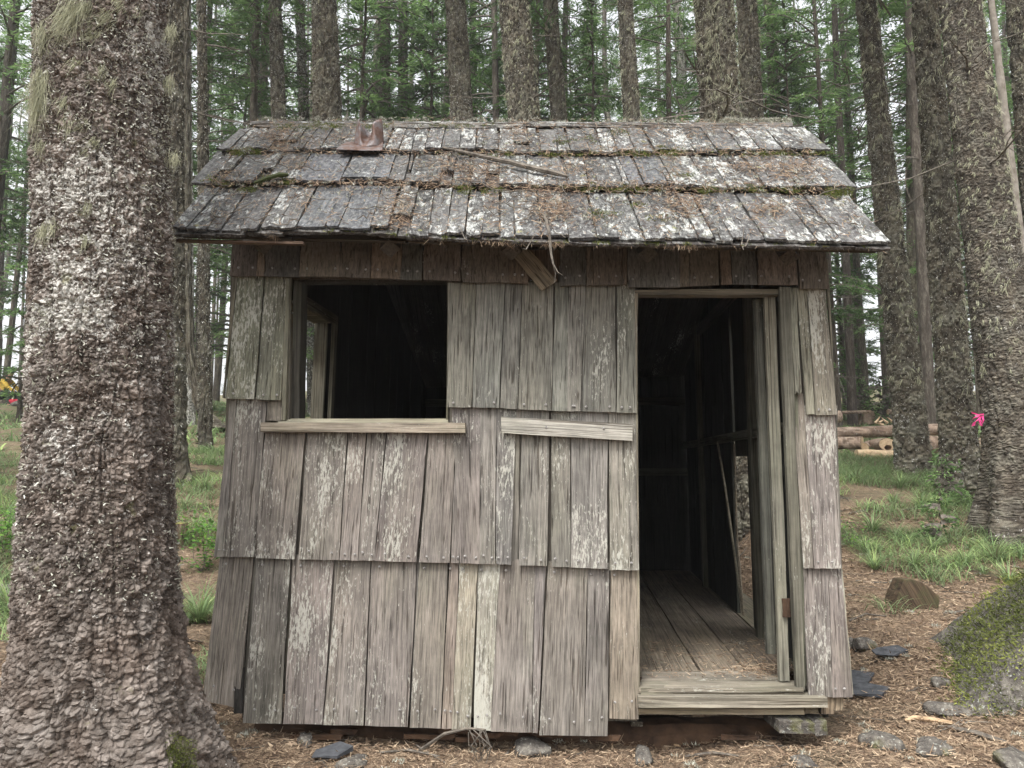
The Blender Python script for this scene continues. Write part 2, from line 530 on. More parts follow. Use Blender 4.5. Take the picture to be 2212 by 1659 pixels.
def plank(name, quad, nrm, parent, mat, color, th=.012, lift=(0, 0), nx=3, ny=7, wob=.003, und=.0015, ragged=0.0, alpha=.5, crackends=False):
    """a board over a quad TL, TR, BR, BL; its grain runs from bottom to top. lift = (bottom, top) along the normal"""
    TL, TR, BR, BL = [Vector(q) for q in quad]
    mb, mt = (BL + BR) / 2, (TL + TR) / 2
    Y = (mt - mb).normalized(); Z = Vector(nrm).normalized(); Z = (Z - Y * Z.dot(Y)).normalized(); X = Y.cross(Z).normalized()
    O = (mb + mt) / 2
    M = Matrix((X, Y, Z)).transposed().to_4x4(); M.translation = O
    R3 = Matrix((X, Y, Z))
    tl, tr, br, bl = [R3 @ (q - O) for q in (TL, TR, BR, BL)]
    sgn = 1 if tl.x < tr.x else -1
    if sgn < 0: tl, tr, br, bl = tr, tl, bl, br
    V = []
    el = [rnd.uniform(-wob, wob) for _ in range(ny + 1)]; er = [rnd.uniform(-wob, wob) for _ in range(ny + 1)]
    for i in range(1, ny): el[i] = (el[i] + el[i - 1]) / 2; er[i] = (er[i] + er[i - 1]) / 2
    cup = rnd.uniform(-.002, .004)
    ntot = (nx + 1) * (ny + 1)
    bot = [rnd.uniform(-ragged, ragged) for _ in range(nx + 1)]
    for side in (0, 1):
        for j in range(ny + 1):
            t = j / ny
            for i in range(nx + 1):
                s_ = i / nx
                a = bl.lerp(br, s_); b = tl.lerp(tr, s_)
                p = a.lerp(b, t)
                if i == 0: p.x += el[j]
                if i == nx: p.x += er[j]
                if j == 0: p.y += bot[i]
                z = lift[0] * (1 - t) + lift[1] * t + cup * (abs(s_ - .5) * 2) ** 2
                if side == 0:
                    z += rnd.uniform(-und, und)
                else:
                    z -= th
                V.append(Vector((p.x, p.y, z)))
    Fs = []
    for j in range(ny):
        for i in range(nx):
            a = j * (nx + 1) + i
            Fs.append((a, a + 1, a + nx + 2, a + nx + 1))
    # back as strips of the two edges, joined by one row of long faces
    for j in range(ny):
        a = ntot + j * (nx + 1)
        Fs.append((a, a + nx + 1, a + 2 * nx + 1, a + nx))
        f = j * (nx + 1)
        Fs.append((f, f + nx + 1, ntot + f + nx + 1, ntot + f))
        g = f + nx
        Fs.append((g, ntot + g, ntot + g + nx + 1, g + nx + 1))
    for i in range(nx):
        Fs.append((i, ntot + i, ntot + i + 1, i + 1))
        g = ny * (nx + 1) + i
        Fs.append((g, g + 1, ntot + g + 1, ntot + g))
    m = poly_mesh(name, V, Fs, [mat])
    o = link(name, m, parent, M, (*color, alpha))
    return o

def jit(c, a=.12):
    k = 1 + rnd.uniform(-a, a)
    return tuple(min(1, x * k * (1 + rnd.uniform(-.018, .018))) for x in c)

# ================================================================== GROUND
def nonuni(a, b, d0, g, far):
    """fine from a to b with step d0, then growing by g to far"""
    v = list(np.arange(a, b, d0)); d = d0
    while v[-1] < far: d *= g; v.append(v[-1] + d)
    return v
xs = nonuni(0, 3.6, .028, 1.07, 115); xs = np.array([-x for x in xs[:0:-1]] + xs)
ya = np.array(nonuni(2.6, 7.5, .028, 1.035, 150))
yb = np.array([2.6 - x for x in nonuni(0.05, .6, .05, 1.25, 30)][::-1])
ys = np.concatenate([yb, ya])
XX, YY = np.meshgrid(xs, ys)
ZZ = terr(XX.ravel(), YY.ravel())
gm = mesh_np('ground', np.stack([XX.ravel(), YY.ravel(), ZZ], 1), grid_faces(len(xs), len(ys)), [M_GROUND], smooth=True)
tag(link('ground', gm), 'forest floor of brown needles rising to the back', kind='structure')

# ================================================================== HUT
YAW = math.radians(2.5)
FN = Vector((-math.sin(YAW), -math.cos(YAW), 0))
FP = Vector((0, 3.4, 0))
def fr(px, py, off=0.0): return hit(px, py, FP + FN * off, FN)
DD = ray(1236, 1003); DD.z = 0; DD.normalize()           # the way the side walls run
hut = thing('wooden_hut', (0.1, 3.4, .1), 'small weathered grey shingled hut with mossy shingle roof, open window and doorway', 'hut')
front = link('front_wall', poly_mesh('front_wall', *merge([box_geo((0, 0, 0), (.05, .05, .02))]), [M_INNER]), hut, Matrix.Translation(fr(1374, 1560, -.09)), (.06, .05, .04, .3))

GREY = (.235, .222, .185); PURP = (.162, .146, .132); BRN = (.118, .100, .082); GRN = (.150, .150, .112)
def shingle(xtl, xtr, xbr, xbl, yt, yb, color, ytr=None, ybr=None, lift=(.030, .004), alpha=.5, name='shingle', th=.012, ragged=.0015, off=0.0, par=None, mat=None, nx=3, ny=7):
    ytr = yt if ytr is None else ytr; ybr = yb if ybr is None else ybr
    q = (fr(xtl, yt, off), fr(xtr, ytr, off), fr(xbr, ybr, off), fr(xbl, yb, off))
    return plank(name, q, FN, par or front, mat or M_SIDING, color, th, lift, nx, ny, .0034, .0014, ragged, alpha)

# sheathing boards behind the shingles (left open at window and door)
for (x0, x1, y0, y1) in ((500, 625, 545, 1500), (626, 800, 925, 1535), (801, 968, 925, 1548), (969, 1140, 560, 1550), (1141, 1372, 560, 1560)):
    shingle(x0, x1, x1 - (x0 < 600) * 0 + (x1 > 1300) * 4, x0 - (x0 < 600) * 36, y0, y1, jit((.10, .09, .075)), lift=(-.012, -.012), alpha=.35, name='sheathing_board', th=.02)
shingle(1724, 1780, 1806, 1735, 545, 1490, jit((.10, .09, .075)), lift=(-.012, -.012), alpha=.35, name='sheathing_board', th=.02)
shingle(505, 1780, 1782, 500, 540, 600, jit((.08, .065, .05)), lift=(-.012, -.012), alpha=.2, name='sheathing_board', th=.02, nx=6, ny=2)

# course under the eave: reddish brown, still fresh
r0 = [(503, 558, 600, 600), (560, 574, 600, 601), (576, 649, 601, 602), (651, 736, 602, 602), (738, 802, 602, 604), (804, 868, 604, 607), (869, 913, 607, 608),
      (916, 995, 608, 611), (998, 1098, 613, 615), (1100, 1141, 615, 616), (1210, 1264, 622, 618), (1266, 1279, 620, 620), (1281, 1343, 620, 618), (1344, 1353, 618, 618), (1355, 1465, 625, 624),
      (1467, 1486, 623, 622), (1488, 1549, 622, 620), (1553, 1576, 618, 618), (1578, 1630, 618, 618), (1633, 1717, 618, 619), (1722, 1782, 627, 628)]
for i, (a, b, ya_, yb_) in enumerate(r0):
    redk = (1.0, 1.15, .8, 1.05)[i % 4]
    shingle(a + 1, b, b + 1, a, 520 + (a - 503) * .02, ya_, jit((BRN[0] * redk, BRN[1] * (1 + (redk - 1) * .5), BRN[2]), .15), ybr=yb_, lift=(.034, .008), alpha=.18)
shingle(1143, 1208, 1206, 1142, 540, 606, jit((.10, .07, .05)), lift=(.012, .004), alpha=.1)
# the slipped board that hangs aslant across the course
shingle(1098, 1140, 1203, 1170, 545, 634, jit((.17, .145, .105), .05), ytr=541, ybr=613, lift=(.052, .04), alpha=.1, name='slipped_shingle')

# upper course
for a in ((515, 571, 555, 492, 596, 862, 863, .86), (574, 603, 585, 557, 596, 864, 865, .78), (603, 622, 610, 586, 596, 865, 865, .75)):
    shingle(a[0], a[1], a[2], a[3], a[4], a[5], jit((.145, .145, .112), .06), ybr=a[6], alpha=a[7])
shingle(507, 514, 491, 487, 596, 861, jit((.13, .12, .09)), alpha=.3)
for a in ((970, 1030, 1020, 967, 881, 881, .45), (1031, 1090, 1079, 1021, 881, 882, .42), (1093, 1127, 1119, 1081, 882, 885, .5), (1129, 1196, 1191, 1120, 885, 888, .45), (1200, 1228, 1224, 1191.5, 888, 889, .45),
          (1229, 1265, 1253, 1225, 889, 890, .5), (1267, 1328, 1329, 1254, 890, 891, .5), (1333, 1370, 1373, 1331, 892, 893, .52)):
    shingle(a[0], a[1], a[2], a[3], 611, a[4], jit((.150, .146, .128), .07), ybr=a[5], alpha=a[6])
shingle(1704, 1719, 1725, 1712, 622, 848, jit((.15, .145, .12)), ybr=850, alpha=.5, ragged=.012, name='broken_shingle')
shingle(1720, 1742, 1756, 1738, 622, 896, jit((.165, .16, .13)), alpha=.6)
shingle(1743, 1781, 1804, 1757, 622, 897, jit((.165, .155, .13)), alpha=.75)
shingle(1782, 1788, 1806, 1805, 560, 895, jit((.15, .14, .11)), lift=(.004, .004), alpha=.4)

# middle course
mid = [(498, 512, 488, 470, 858, 1201, 1201, .5), (513, 577, 554, 489, 858, 1201, 1202, .62), (574, 661, 641, 555, 925, 1204, 1206, .66), (665, 751, 735, 650, 925, 1206, 1208, .80), (755, 793, 775, 737, 925, 1208, 1209, .72),
       (795, 835, 811, 776, 925, 1209, 1209, .66), (838, 925, 902, 814, 925, 1210, 1212, .70), (928, 985, 972, 909, 925, 1213, 1214, .6), (987, 1004, 993, 975, 925, 1214, 1214, .5),
       (976, 1037, 1037, 996, 876, 1215, 1216, .45), (1038, 1072, 1070, 1038, 876, 1216, 1217, .5), (1073, 1116, 1104, 1071, 876, 1217, 1218, .75), (1128, 1187, 1182, 1120, 878, 1219, 1221, .55),
       (1191, 1231, 1233, 1191, 880, 1222, 1224, .72), (1233, 1312, 1309, 1234, 882, 1224, 1227, .66), (1315, 1373, 1377, 1317, 886, 1229, 1230, .68)]
for a in mid:
    shingle(a[0], a[1], a[2], a[3], a[4], a[5], jit(PURP if a[0] < 990 else (.162, .152, .138), .07), ybr=a[6], alpha=a[7])
shingle(579, 612, 610, 578, 858, 909, jit((.18, .165, .14)), lift=(.012, .004), alpha=.4)
shingle(1104, 1127, 1119, 1098, 876, 1212, jit((.17, .16, .14)), lift=(.004, .0), alpha=.3)
shingle(1712, 1736, 1754, 1731, 850, 1226, jit((.165, .15, .13)), lift=(.026, .0), alpha=.55)
shingle(1737, 1803, 1810, 1755, 876, 1226, jit((.185, .168, .15)), alpha=.85)
shingle(1804, 1808, 1816, 1811, 876, 1226, jit((.15, .14, .12)), lift=(.004, .002), alpha=.4)

# bottom course
bot = [(477, 549, 521, 445, 1194, 1508, 1526, .62, PURP), (555, 628, 611, 532, 1196, 1557, 1558, .60, PURP), (635, 722, 702, 618, 1198, 1559, 1560, .66, PURP), (732, 800, 788, 703, 1199, 1561, 1562, .52, PURP),
       (803, 901, 884, 792, 1200, 1563, 1566, .5, PURP), (907, 969, 955, 887, 1203, 1567, 1568, .36, PURP), (971, 992, 978, 956, 1204, 1569, 1569, .36, (.175, .15, .132)),
       (994, 1032, 1019, 979, 1206, 1570, 1571, .6, (.20, .19, .155)), (1034, 1080, 1060, 1024, 1207, 1572, 1574, .9, (.215, .208, .18)), (1081, 1155, 1150, 1061, 1208, 1576, 1577, .42, PURP),
       (1156, 1180, 1162, 1151, 1209, 1578, 1578, .4, PURP), (1183, 1269, 1261, 1166, 1212, 1583, 1584, .4, PURP), (1271, 1316, 1311, 1263, 1216, 1585, 1585, .42, PURP), (1319, 1376, 1379, 1314, 1218, 1547, 1549, .42, (.185, .16, .135))]
for a in bot:
    shingle(a[0], a[1], a[2], a[3], a[4], a[5], jit(a[8], .07), ybr=a[6], alpha=a[7])
shingle(550, 556, 533, 522, 1194, 1540, jit((.10, .09, .08)), lift=(.006, .0), alpha=.2)
shingle(512, 530, 530, 513, 1440, 1535, (.02, .018, .016), lift=(.040, .02), alpha=.0, name='charred_piece')
shingle(723, 733, 704, 700, 1205, 1555, jit((.12, .11, .1)), lift=(.0, .0), alpha=.2)
shingle(902, 908, 888, 884, 1205, 1560, jit((.17, .16, .15)), lift=(.0, .0), alpha=.3)
shingle(1735, 1788, 1792, 1740, 1220, 1502, jit(PURP), alpha=.45)
shingle(1789, 1815, 1836, 1793, 1220, 1502, jit(PURP), alpha=.62)
shingle(1816, 1820, 1842, 1838, 1222, 1500, jit((.26, .24, .2)), lift=(.004, .0), alpha=.7)

# nails: two near the foot of each shingle
nv = []
def nail_at(px, py, off=.036):
    p = fr(px, py, off)
    R = FN.to_track_quat('Z', 'Y').to_matrix()
    k = 6; v = [p + FN * .003] + [p + R @ Vector((math.cos(a) * .0062, math.sin(a) * .0062, 0)) for a in [2 * math.pi * i / k for i in range(k)]]
    nv.append((v, [(0, 1 + i, 1 + (i + 1) % k) for i in range(k)]))
for a in mid:
    w = a[2] - a[3]
    if w > 14:
        nail_at(a[3] + w * .2, a[5] - rnd.uniform(10, 16)); nail_at(a[2] - w * .22, a[6] - rnd.uniform(8, 14))
for a in bot:
    w = a[2] - a[3]
    if w > 14:
        nail_at(a[3] + w * .22, a[5] - rnd.uniform(24, 34)); nail_at(a[2] - w * .22, a[6] - rnd.uniform(24, 36))
        nail_at(a[0] + (a[1] - a[0]) * .2 - 3, a[4] + 24, .012)
for a in ((492, 555, 862), (557, 610, 865), (967, 1079, 882), (1120, 1191, 886), (1225, 1253, 889), (1254, 1329, 890), (1331, 1373, 892), (1757, 1804, 897), (1755, 1810, 1226), (1793, 1836, 1500)):
    nail_at(a[0] + 12, a[2] - 12); nail_at(a[1] - 12, a[2] - 12)
for a in r0:
    if a[1] - a[0] > 30: nail_at(a[0] + 12, a[2] - 22, .04); nail_at(a[1] - 12, a[3] - 22, .04)
o = link('nail_heads', poly_mesh('nail_heads', *merge(nv), [M_NAIL]), front); o['kind'] = 'stuff'

def bar(name, quad, parent, color, th, lift, alpha=.4, mat=None, horizontal=True, **kw):
    """board whose grain runs sideways: quad TL TR BR BL"""
    TL, TR, BR, BL = quad
    if horizontal: quad = (BL, TL, TR, BR)     # turn so that the grain follows the long side
    n = kw.pop('nrm', FN)
    return plank(name, quad, n, parent, mat or M_SIDING, color, th, (lift, lift), 3, 8, .002, .0015, .001, alpha)
def fquad(x0, y0, x1, y1, x2, y2, x3, y3, off=0.0): return (fr(x0, y0, off), fr(x1, y1, off), fr(x2, y2, off), fr(x3, y3, off))

# window: sill with a sloped top, studs, head
sill_t = .075
q = fquad(563, 913, 1005, 913, 1005, 934, 563, 933, .05)
bar('window_sill', q, hut, (.21, .185, .15), .05, .0, .6)
zs = q[0]
a0, a1 = fr(600, 907, -.02), fr(968, 906, -.02)
b0, b1 = fr(600, 913.5, .045), fr(968, 914, .045)
plank('sill_top', (b0, a0, a1, b1), Vector((0, -.35, 1)), hut, M_SIDING, (.22, .21, .16), .02, (0, 0), 2, 6, .001, .001, .0, .5)
shingle(621, 629, 619, 611, 590, 908, jit((.16, .15, .12)), lift=(.012, .012), alpha=.3, name='window_post', th=.03, par=hut)
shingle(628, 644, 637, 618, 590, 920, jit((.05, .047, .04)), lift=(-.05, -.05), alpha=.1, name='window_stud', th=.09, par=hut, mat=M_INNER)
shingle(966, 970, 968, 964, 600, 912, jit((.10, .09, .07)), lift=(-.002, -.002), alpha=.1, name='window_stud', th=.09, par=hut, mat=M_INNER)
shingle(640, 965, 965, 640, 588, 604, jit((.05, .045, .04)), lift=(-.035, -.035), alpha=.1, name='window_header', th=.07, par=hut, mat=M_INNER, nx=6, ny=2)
# light board nailed aslant right of the window
q = (fr(1082, 900, .047), fr(1366, 916, .047), fr(1366, 952, .047), fr(1083, 935, .047))
bar('nailed_board', q, hut, (.29, .275, .24), .018, 0.0, .58)
nv2 = nv; nv = []
nail_at(1180, 923, .05); nail_at(1304, 925, .05)
o = link('board_nail', poly_mesh('board_nail', *merge(nv), [M_NAIL]), hut)
nv = nv2

# door frame
bar('door_lintel', fquad(1371, 626, 1690, 624, 1684, 637, 1371, 638, 0.0), hut, (.125, .11, .085), .06, .0, .2)
shingle(1371, 1376, 1384, 1378, 634, 1532, jit((.26, .235, .18)), lift=(.006, .006), alpha=.6, name='door_jamb', th=.09, par=hut)
shingle(1680, 1704, 1737, 1717, 622, 1488, jit((.095, .093, .075)), lift=(.018, .018), alpha=.35, name='door_jamb', th=.03, par=hut, ny=12)
shingle(1702, 1714, 1742, 1736, 622, 1480, jit((.12, .12, .09)), lift=(.004, .004), alpha=.3, name='door_jamb', th=.04, par=hut, ny=12)
shingle(1657, 1681, 1714, 1692, 630, 1478, jit((.19, .185, .145)), lift=(-.045, -.045), alpha=.42, name='door_jamb', th=.03, par=hut, ny=12)
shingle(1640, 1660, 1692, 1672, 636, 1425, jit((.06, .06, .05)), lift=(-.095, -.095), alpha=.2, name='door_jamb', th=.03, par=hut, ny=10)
shingle(1696, 1710, 1712, 1698, 1296, 1336, (.12, .04, .03), lift=(-.028, -.028), alpha=.0, name='rusty_strip', th=.012, par=hut, ny=3, mat=M_ROT)

# threshold
FLZ = fr(1560, 1486).z
def on_z(px, py, z): return hit(px, py, (0, 0, z), Vector((0, 0, 1)))
def zquad(pts, z): return tuple(on_z(x, y, z) for x, y in pts)
UP = Vector((0, 0, 1))
def zb(name, x0, x1, ya_, yb_, z, th, col, alpha=.5):
    q = (on_z(x0, yb_, z), on_z(x0, ya_, z), on_z(x1 - 4, ya_, z), on_z(x1, yb_, z))
    return plank(name, q, UP, hut, M_SIDING, col, th, (0, 0), 3, 8, .003, .002, .002, alpha)
zb('threshold_board', 1386, 1700, 1451, 1467, FLZ + .012, .03, (.165, .148, .122))
zb('threshold_board', 1384, 1722, 1468, 1486, FLZ + .004, .03, (.18, .165, .132), .5)
bar('threshold_board', fquad(1380, 1487, 1735, 1486, 1737, 1496, 1380, 1496, .03), hut, (.18, .163, .132), .10, 0, .45)
bar('threshold_board', fquad(1380, 1497, 1737, 1497, 1738, 1505, 1380, 1505, .022), hut, (.17, .15, .115), .10, 0, .3)
bar('threshold_board', fquad(1379, 1506, 1787, 1507, 1788, 1528, 1379, 1528, .065), hut, (.195, .178, .144), .13, 0, .5)
bar('threshold_board', fquad(1380, 1530, 1738, 1530, 1738, 1544, 1380, 1543, .045), hut, (.14, .115, .08), .11, 0, .2)
bar('sill_end_block', fquad(1739, 1529, 1768, 1529, 1768, 1541, 1739, 1541, .03), hut, (.15, .12, .085), .10, 0, .2)
shingle(1774, 1797, 1797, 1772, 1500, 1540, (.17, .13, .09), lift=(.015, .015), alpha=.3, name='corner_post_foot', th=.08, par=hut, ny=3)
shingle(1799, 1820, 1818, 1798, 1498, 1533, (.19, .15, .105), lift=(.008, .008), alpha=.3, name='corner_post_foot', th=.08, par=hut, ny=3)

# foundation: a rotten log under the wall, joists, floor boards
def foot_log():
    pts, rad = [], []
    for k in range(25):
        t = k / 24
        p = fr(560 + t * 1130, 1588 + 14 * t, -.20); pts.append(p + Vector((0, rnd.uniform(-.01, .01), rnd.uniform(-.01, .01)))); rad.append(.095 + rnd.uniform(-.012, .012))
    V, Fs = tube_geo(pts, rad, 12)
    V = [v + Vector((0, rnd.uniform(-.008, .008), rnd.uniform(-.008, .008))) for v in V]
    return poly_mesh('foundation_log', V, Fs, [M_ROT])
link('foundation_log', foot_log(), hut)
for k in range(14):
    x0 = rnd.uniform(600, 1560); w = rnd.uniform(40, 130); y0 = 1572 + rnd.uniform(0, 22)
    bar('rotten_splinter', fquad(x0, y0, x0 + w, y0 + rnd.uniform(-2, 3), x0 + w - 6, y0 + 12, x0, y0 + 10, -.01 - rnd.uniform(0, .02)), hut, jit((.07, .045, .03), .4), .01, 0, .0, mat=M_ROT)

# side wall planes. right: through the floor edge seen in the doorway
RA = on_z(1689, 1408, FLZ); RB = on_z(1492, 1233, FLZ)
Rdir = (RB - RA).normalized()
RUP = (fr(1788, 560) - fr(1838, 1500)).normalized()
RN = Rdir.cross(RUP).normalized()
if RN.x > 0: RN = -RN
def rw(px, py, off=0.0): return hit(px, py, RA + RN * off, RN)
LP0 = fr(545, 1480, -.06)                                  # inner face of the left wall at its front foot
LUP = (fr(505, 560) - fr(446, 1500)).normalized()
LN = DD.cross(LUP).normalized()
if LN.x < 0: LN = -LN
def lw(px, py, off=0.0): return hit(px, py, LP0 + LN * off, LN)
def along(p, base, d): return (Vector(p) - base).dot(d)
DEP = (RB - RA).length + (RA - fr(1700, 1470)).length
# roof geometry
OV = .33
EL, ER = fr(372, 516, OV), fr(1921, 551, OV)
RL, RR = fr(545, 268, -.66), fr(1706, 273, -.66)
BACKY = RB.y + .25
def roof_z(x, y):
    s_ = (x - EL.x) / (ER.x - EL.x)
    e = EL.lerp(ER, s_); r = RL.lerp(RR, s_)
    if y <= r.y: return e.z + (r.z - e.z) * (y - e.y) / (r.y - e.y)
    return r.z + (2.15 - r.z) * (y - r.y) / (BACKY - r.y)

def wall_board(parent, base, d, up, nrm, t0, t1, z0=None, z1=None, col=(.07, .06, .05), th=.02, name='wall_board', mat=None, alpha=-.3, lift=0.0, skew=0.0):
    """vertical board of a side wall between t0 and t1 along d; z1 None = up to the roof"""
    pts = []
    for t, topside in ((t0, 1), (t1, 1), (t1, 0), (t0, 0)):
        p = base + d * t
        if topside:
            if z1 is None:
                zt = roof_z(p.x, p.y) - .05
                for _ in range(3):
                    q_ = p + up * ((zt - p.z) / up.z); zt = roof_z(q_.x, q_.y) - .05
            else: zt = z1
        else: zt = z0 if z0 is not None else FLZ - .12
        pts.append(p + up * ((zt - p.z) / up.z) + d * (skew if topside else 0))
    return plank(name, tuple(pts), nrm, parent, mat or M_INNER, col, th, (lift, lift), 2, 6, .002, .001, .001, alpha)

def wall_root(name, M0):
    return link(name, poly_mesh(name, *box_geo((0, 0, 0), (.06, .06, .06)), [M_INNER]), hut, Matrix.Translation(M0), (.06, .05, .04, .3))
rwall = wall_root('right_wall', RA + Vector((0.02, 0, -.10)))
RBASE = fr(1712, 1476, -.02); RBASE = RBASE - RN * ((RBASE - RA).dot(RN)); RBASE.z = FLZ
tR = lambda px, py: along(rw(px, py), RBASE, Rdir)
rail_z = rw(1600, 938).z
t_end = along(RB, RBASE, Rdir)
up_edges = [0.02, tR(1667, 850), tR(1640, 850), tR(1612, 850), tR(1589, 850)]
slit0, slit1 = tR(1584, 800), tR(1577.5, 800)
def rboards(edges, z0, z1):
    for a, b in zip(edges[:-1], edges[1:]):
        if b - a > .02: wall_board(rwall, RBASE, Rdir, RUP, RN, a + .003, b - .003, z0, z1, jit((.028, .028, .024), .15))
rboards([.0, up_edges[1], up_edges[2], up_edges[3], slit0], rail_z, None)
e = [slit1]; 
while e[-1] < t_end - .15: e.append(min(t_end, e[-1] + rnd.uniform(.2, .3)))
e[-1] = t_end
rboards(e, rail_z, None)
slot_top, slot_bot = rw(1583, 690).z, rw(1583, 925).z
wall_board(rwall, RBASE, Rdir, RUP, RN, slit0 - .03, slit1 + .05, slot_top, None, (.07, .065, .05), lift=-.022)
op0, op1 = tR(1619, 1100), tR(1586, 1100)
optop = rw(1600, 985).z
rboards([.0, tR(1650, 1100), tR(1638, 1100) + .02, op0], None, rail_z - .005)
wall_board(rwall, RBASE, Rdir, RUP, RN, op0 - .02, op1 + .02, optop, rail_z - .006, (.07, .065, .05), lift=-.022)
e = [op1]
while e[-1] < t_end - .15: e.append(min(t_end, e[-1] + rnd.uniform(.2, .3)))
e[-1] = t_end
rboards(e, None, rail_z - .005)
def along_bar(base, d, up, nrm, t0, t1, z, hgt, col, th, lift, parent, name):
    pts = []
    for t, dz in ((t0, hgt), (t1, hgt), (t1, 0), (t0, 0)):
        p = base + d * t; pts.append(p + up * ((z + dz - p.z) / up.z))
    TLq, TRq, BRq, BLq = pts
    return plank(name, (BLq, TLq, TRq, BRq), nrm, parent, M_INNER, col, th, (lift, lift), 2, 8, .002, .001, .001, .25)
along_bar(RBASE, Rdir, RUP, RN, .05, t_end, rail_z - .04, .055, (.11, .105, .08), .03, .032, rwall, 'wall_rail')
along_bar(RBASE, Rdir, RUP, RN, .05, t_end, rail_z + .85, .07, (.06, .055, .045), .03, .032, rwall, 'wall_rail')
for px_ in (1632, 1516):
    t_ = tR(px_, 850); wall_board(rwall, RBASE, Rdir, RUP, RN, t_ - .03, t_ + .03, None, None, (.085, .08, .06), .04, 'wall_stud', lift=.045)
# loose sticks leaning in the gap
v, f_ = tube_geo([rw(1550, 955, .06), rw(1566, 1050, .07), rw(1580, 1148, .075), rw(1604, 1322, .08)], [.007, .008, .008, .007], 5)
link('leaning_stick', poly_mesh('leaning_stick', v, f_, [M_SIDING]), rwall, None, (.17, .15, .11, .3))
v, f_ = tube_geo([rw(1586, 960, .02), rw(1592, 1160, .02), rw(1606, 1330, .03)], [.006, .007, .007], 4)
link('edge_batten', poly_mesh('edge_batten', v, f_, [M_SIDING]), rwall, None, (.16, .135, .10, .3))

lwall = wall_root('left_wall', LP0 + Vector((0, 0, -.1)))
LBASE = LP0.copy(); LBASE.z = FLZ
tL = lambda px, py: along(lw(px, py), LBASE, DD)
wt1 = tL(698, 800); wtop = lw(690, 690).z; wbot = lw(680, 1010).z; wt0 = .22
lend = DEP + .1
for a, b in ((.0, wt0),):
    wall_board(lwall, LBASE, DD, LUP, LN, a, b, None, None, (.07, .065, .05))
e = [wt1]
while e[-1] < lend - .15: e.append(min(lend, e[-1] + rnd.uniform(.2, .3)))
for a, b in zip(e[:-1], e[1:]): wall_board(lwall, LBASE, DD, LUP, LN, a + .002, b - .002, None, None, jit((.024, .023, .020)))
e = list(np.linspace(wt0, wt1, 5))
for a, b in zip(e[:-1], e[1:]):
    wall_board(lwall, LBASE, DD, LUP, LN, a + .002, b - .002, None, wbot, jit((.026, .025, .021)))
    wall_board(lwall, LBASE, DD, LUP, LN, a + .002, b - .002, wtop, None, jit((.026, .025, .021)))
# frame of the side window (deep boards), jamb and head seen through the front window
jp = lambda t, z, o_: (lambda p: p + LUP * ((z - p.z) / LUP.z) + LN * o_)(LBASE + DD * t)
plank('side_window_jamb', (jp(wt1 - .004, wtop, .012), jp(wt1 - .004, wtop, -.058), jp(wt1 - .004, wbot, -.058), jp(wt1 - .004, wbot, .012)), -DD, lwall, M_SIDING, (.23, .215, .165), .02, (0, 0), 2, 6, .001, .001, 0, .4)
plank('side_window_head', (jp(wt0, wtop - .003, -.07), jp(wt1, wtop - .003, -.07), jp(wt1, wtop - .003, .03), jp(wt0, wtop - .003, .03)), -UP, lwall, M_SIDING, (.24, .21, .15), .02, (0, 0), 2, 4, .001, .001, 0, .4)
along_bar(LBASE, DD, LUP, LN, wt0, wt1 + .1, wbot - .05, .05, (.15, .13, .1), .12, .05, lwall, 'side_window_sill')
along_bar(LBASE, DD, LUP, LN, wt0, wt1 + .06, wtop + .0, .05, (.11, .10, .075), .02, .055, lwall, 'side_window_casing')
wall_board(lwall, LBASE, DD, LUP, LN, wt1 + .004, wt1 + .05, wbot, wtop, (.12, .11, .085), name='side_window_casing', lift=.055)
# ragged board hanging in the upper part of the side window, outside
plank('hanging_board', (jp(wt1 - .75, wtop - .0, -.10), jp(wt1 - .03, wtop - .0, -.10), jp(wt1 - .05, wtop - .20, -.10), jp(wt1 - .75, wtop - .24, -.10)), LN, lwall, M_SIDING, (.22, .17, .10), .015, (0, 0), 4, 4, .003, .001, .012, .4)

# back wall
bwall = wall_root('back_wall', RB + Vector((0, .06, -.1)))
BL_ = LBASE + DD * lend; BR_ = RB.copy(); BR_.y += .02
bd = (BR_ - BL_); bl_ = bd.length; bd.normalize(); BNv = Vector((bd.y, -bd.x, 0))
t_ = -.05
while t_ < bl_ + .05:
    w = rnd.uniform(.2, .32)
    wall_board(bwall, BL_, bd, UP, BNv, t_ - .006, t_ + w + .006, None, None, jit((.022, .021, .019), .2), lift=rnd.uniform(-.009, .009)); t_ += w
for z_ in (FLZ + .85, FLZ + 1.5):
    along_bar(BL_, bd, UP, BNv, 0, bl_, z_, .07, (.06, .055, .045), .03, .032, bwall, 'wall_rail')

# floor
FLB = [((1372, 1228), (1395, 1250), (1512, 1451), (1350, 1451)), ((1398, 1246), (1449, 1246), (1614, 1452), (1514, 1451)), ((1452, 1243), (1494, 1236), (1712, 1430), (1616, 1452)), ((1300, 1228), (1370, 1228), (1348, 1451), (1200, 1451))]
floor = link('floor', poly_mesh('floor', *box_geo(Vector((0, 0, 0)), (2.4, .09, .09)), [M_ROT]), hut, Matrix.Translation(Vector((.2, 3.8, FLZ - .09))))
for dx_, y_ in ((.2, 5.4), (.3, 6.7)):
    link('floor_joist', poly_mesh('floor_joist', *box_geo((0, 0, 0), (2.4, .09, .09)), [M_ROT]), floor, Matrix.Translation(Vector((dx_, y_, FLZ - .09))))
fedges = [on_z(1512, 1451, FLZ), on_z(1614, 1452, FLZ), on_z(1719, 1440, FLZ)]
vpd = DD
def fboard(p0, p1, col, al=.35, jag=.002):
    # p0, p1 front corners; runs back along the depth direction
    L_ = RB.y - p0.y + .02
    q = (p0 + vpd * L_, p1 + vpd * L_, p1, p0)
    return plank('floor_board', q, UP, floor, M_SIDING, col, .025, (0, 0), 2, 14, jag, .0015, .001, al)
